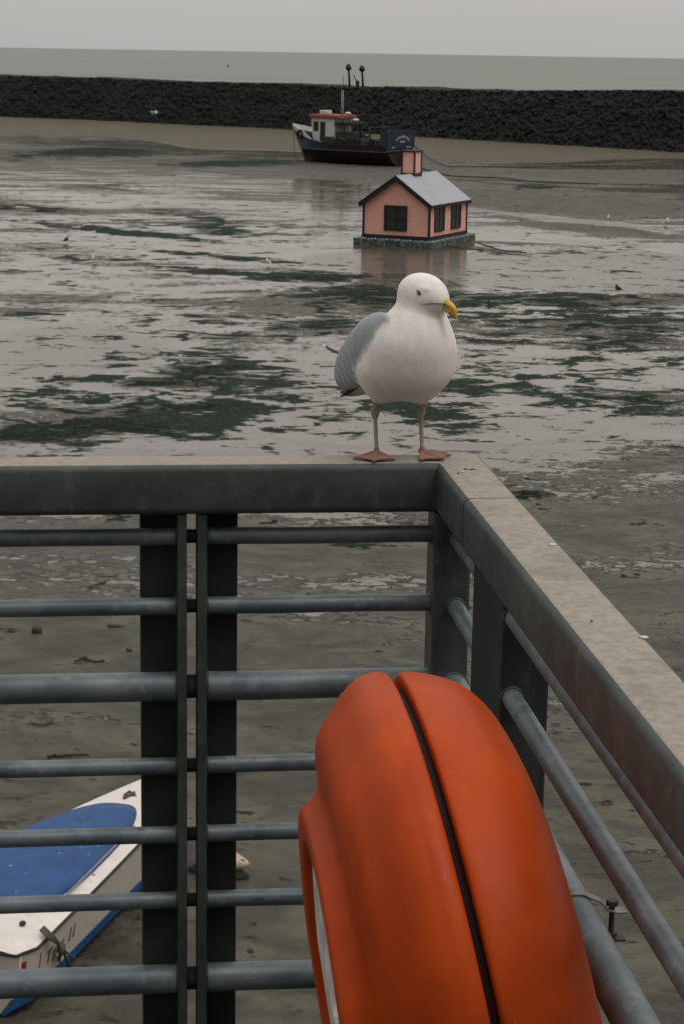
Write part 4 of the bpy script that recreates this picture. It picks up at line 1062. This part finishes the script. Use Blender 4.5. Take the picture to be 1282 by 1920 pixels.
    M_inv = T.matrix_basis.inverted() if False else None
    Tm = Matrix.Translation(T.location) @ Matrix.Rotation(ang, 4, 'Z'); Ti = Tm.inverted()
    def LP(x, y, z): return Ti @ onz(x, y, z)
    c0 = LP(243, 1500, .67); m = MB(); m.tube([c0+Vector((-.09, .02, .05)), c0+Vector((.09, -.02, .05))], .016, 8); m.tube([c0+Vector((-.03, 0, -.02)), c0+Vector((-.03, 0, .05))], .014, 6); m.tube([c0+Vector((.03, 0, -.02)), c0+Vector((.03, 0, .05))], .014, 6)
    m.tube([c0+Vector((-.06, .05, .02)), c0+Vector((.02, -.06, .05)), c0+Vector((.08, .03, .06)), c0+Vector((-.03, .04, .06)), c0+Vector((.0, -.05, .03))], .014, 6)
    m.tube([c0+Vector((.02, -.04, .03)), LP(262, 1505, .67)+Vector((0, 0, .02)), LP(300, 1497, .66), LP(330, 1500, .60)], .013, 6); m.build('mooring_cleat', MR_, T, smooth=True)
    m = MB(); m.ell(LP(43, 1731, .655), (.035, .03, .022), 10, 6); m.build('deck_fitting', MK, T, smooth=True)
    for (x, y) in ((108, 1551), (162, 1530), (216, 1528), (176, 1640)):
        m = MB(); p = LP(x, y, .70); m.ell(p, (.022, .014, .012), 8, 5); m.build('cover_hook', simple('hook_metal', (.3, .3, .3), .5), T)
    # rope hitched over the side deck and hanging down to the mud
    def LPs(pts): return [LP(*q) for q in pts]
    rp = MB()
    for off in (-3, 0, 3):
        rp.tube(LPs([(80+off, 1741-off, .66), (90+off, 1751-off, .66), (98+off, 1758-off, .63), (105+off*.5, 1764-off*.5, .57), (112, 1772, .46)]), .013, 7)
    rp.tube(LPs([(112, 1772, .46), (117, 1783, .40), (111, 1797, .26), (109, 1812, .10), (108, 1822, .03)]), .016, 7)
    rp.tube(LPs([(112, 1772, .46), (121, 1788, .36), (126, 1802, .22), (132, 1812, .1)]), .014, 7)
    rp.tube(LPs([(112, 1772, .48), (124, 1784, .40), (134, 1793, .30), (142, 1798, .24)]), .010, 7)
    rp.ell(LP(116, 1778, .43), (.05, .035, .06), 8, 6); rp.ell(LP(109, 1800, .22), (.03, .03, .07), 8, 6)
    rp.build('hitched_rope', MR_, T, smooth=True)
    # red plate and grey lettering on the side
    def sidept(x, fz):                                # point on the starboard side, fz 0 bottom..1 sheer
        f = x/Ln; s, p = yl(f); c = (s+p)/2; hw = (p-s)/2; z = zs(f)
        a = Vector((x, c-hw, z)); b = Vector((x, c-hw*.92, .15)); return b.lerp(a, fz)
    def quad(x0, x1, f0, f1, name, mat, d=.006):
        v = [sidept(x0, f0), sidept(x1, f0), sidept(x1, f1), sidept(x0, f1)]; o = Vector((0, -d, 0)); m = MB()
        m.loft([v, [q+o for q in v]]); return m.build(name, mat, T)
    quad(.05, .30, .22, .80, 'plate', simple('red_plate', (.22, .018, .015), .5), .005)
    quad(.02, .045, .24, .95, 'plate_edge', MWd, .009)
    cu = bpy.data.curves.new('t', 'FONT'); cu.body = 'T ger  11'; cu.size = .17; cu.extrude = .003; cu.shear = .2; cu.offset = .002
    to = bpy.data.objects.new('t', cu); col.objects.link(to); dg = bpy.context.evaluated_depsgraph_get(); dg.update()
    me = bpy.data.meshes.new_from_object(to.evaluated_get(dg)); bpy.data.objects.remove(to)
    a = sidept(.42, .42); b = sidept(1.4, .42); u = (b-a).normalized(); up = (sidept(.42, .9)-a).normalized(); nn = u.cross(up)
    Mt = Matrix(((u.x, up.x, nn.x, a.x), (u.y, up.y, nn.y, a.y-.004), (u.z, up.z, nn.z, a.z), (0, 0, 0, 1))); me.transform(Mt); me.name = 'lettering'
    link('lettering', me, simple('grey_lettering', (.13, .115, .11), .6), T)
dinghy()
# cream float nosing out behind the posts
def cfloat():
    p = onz(440, 1640, .0); T = thing('mooring_float', 'cream coloured tapered float with a rope eye on the mud right of the dinghy', 'float', p, radians(-18))
    rings = []
    for x, r in [(-.40, .02), (-.38, .08), (-.30, .125), (-.18, .14), (0, .115), (.08, .075), (.13, .045), (.155, .015)]:
        rings.append([Vector((x, r*cos(k*pi/8), .13+r*sin(k*pi/8)*.85)) for k in range(16)])
    m = MB(); m.loft(rings); m.build('body', simple('cream_float_plastic', (.42, .36, .24), .5, 0, .2, 8), T, smooth=True)
    m = MB(); m.tube([Vector((.09+.028*cos(t), .01*cos(t)-.03, .165+.02*sin(t))) for t in np.linspace(0, 2*pi, 16)], .006, 6, cap=False); m.build('rope_eye', simple('ochre_rope', (.16, .11, .03), .8), T, smooth=True)
    m = MB(); m.ell((-.15, -.05, .02), (.33, .14, .07), 14, 8); m.build('weed_skirt', simple('dark_weed', (.012, .012, .01), .9, 0, .4, 20, .8, .03), T, smooth=True)
cfloat()
# stones and driftwood
def stone(x, y, r, sq, label):
    p = onz(x, y, 0); T = None; rings = []; m = MB(); m.ell((0, 0, r*.35*sq), (r, r*.75, r*.6*sq), 14, 9)
    m.v = [tuple(Vector(v)*(1+.22*(float(fbm(v[0]*6/r*.2+x, v[1]*6/r*.2, v[2]*6/r*.2, 3, 5))-.5)*2)) for v in m.v]
    o = m.build('stone', simple('wet_dark_stone', (.030, .030, .022), .6, 0, .4, 12, .5, .01), smooth=True); o.location = p
    tag(o, label, 'stone', 'dark stones on the mud')
stone(70, 1188, .075, 1.7, 'tall dark stone on the mud at the left edge between the second and third pipes')
stone(213, 1176, .085, .8, 'larger of two dark stones side by side left of the double post')
stone(230, 1176, .04, .8, 'small dark stone right beside a larger one, left of the double post')
stone(243, 1219, .05, .8, 'small dark stone close to the left edge of the double post')
stone(463, 1165, .09, .5, 'low dark stone just right of the double post')
stone(1212, 1395, .1, .6, 'dark stone on the mud under the right top rail')
def stick(pts, r, label):
    P0 = [onz(x, y, .005) for x, y in pts]; P = []; rr = random.Random(int(pts[0][0]))
    for i in range(len(P0)-1):
        for k in range(6): P.append(P0[i].lerp(P0[i+1], k/6)+Vector((rr.uniform(-1, 1)*.008, rr.uniform(-1, 1)*.03, rr.uniform(-1, 1)*.006)))
    P.append(P0[-1]); n = len(P); c = P[0].copy(); m = MB(); m.tube([p-c for p in P], [r*.75*(.15+.85*sin(pi*min(1, (i+.5)/n))**.6)*rr.uniform(.6, 1.15) for i in range(n)], 8)
    o = m.build('driftwood', simple('black_driftwood', (.022, .021, .018), .9), smooth=True); o.location = c; tag(o, label, 'driftwood', 'dark sticks on the mud')
stick([(140, 1240), (150, 1238), (160, 1234), (165, 1239), (178, 1241), (197, 1240)], .045, 'forked dark stick lying above the thick pipe at the left')
stick([(165, 1101), (180, 1098), (195, 1092), (208, 1087)], .03, 'slanting dark stick above the second pipe at the left')
stick([(52, 1358), (90, 1358), (107, 1357)], .03, 'thin dark stick below the thick pipe at the left')
stick([(90, 1418), (130, 1416), (168, 1416)], .03, 'long thin dark stick lying just above the fourth pipe at the left')
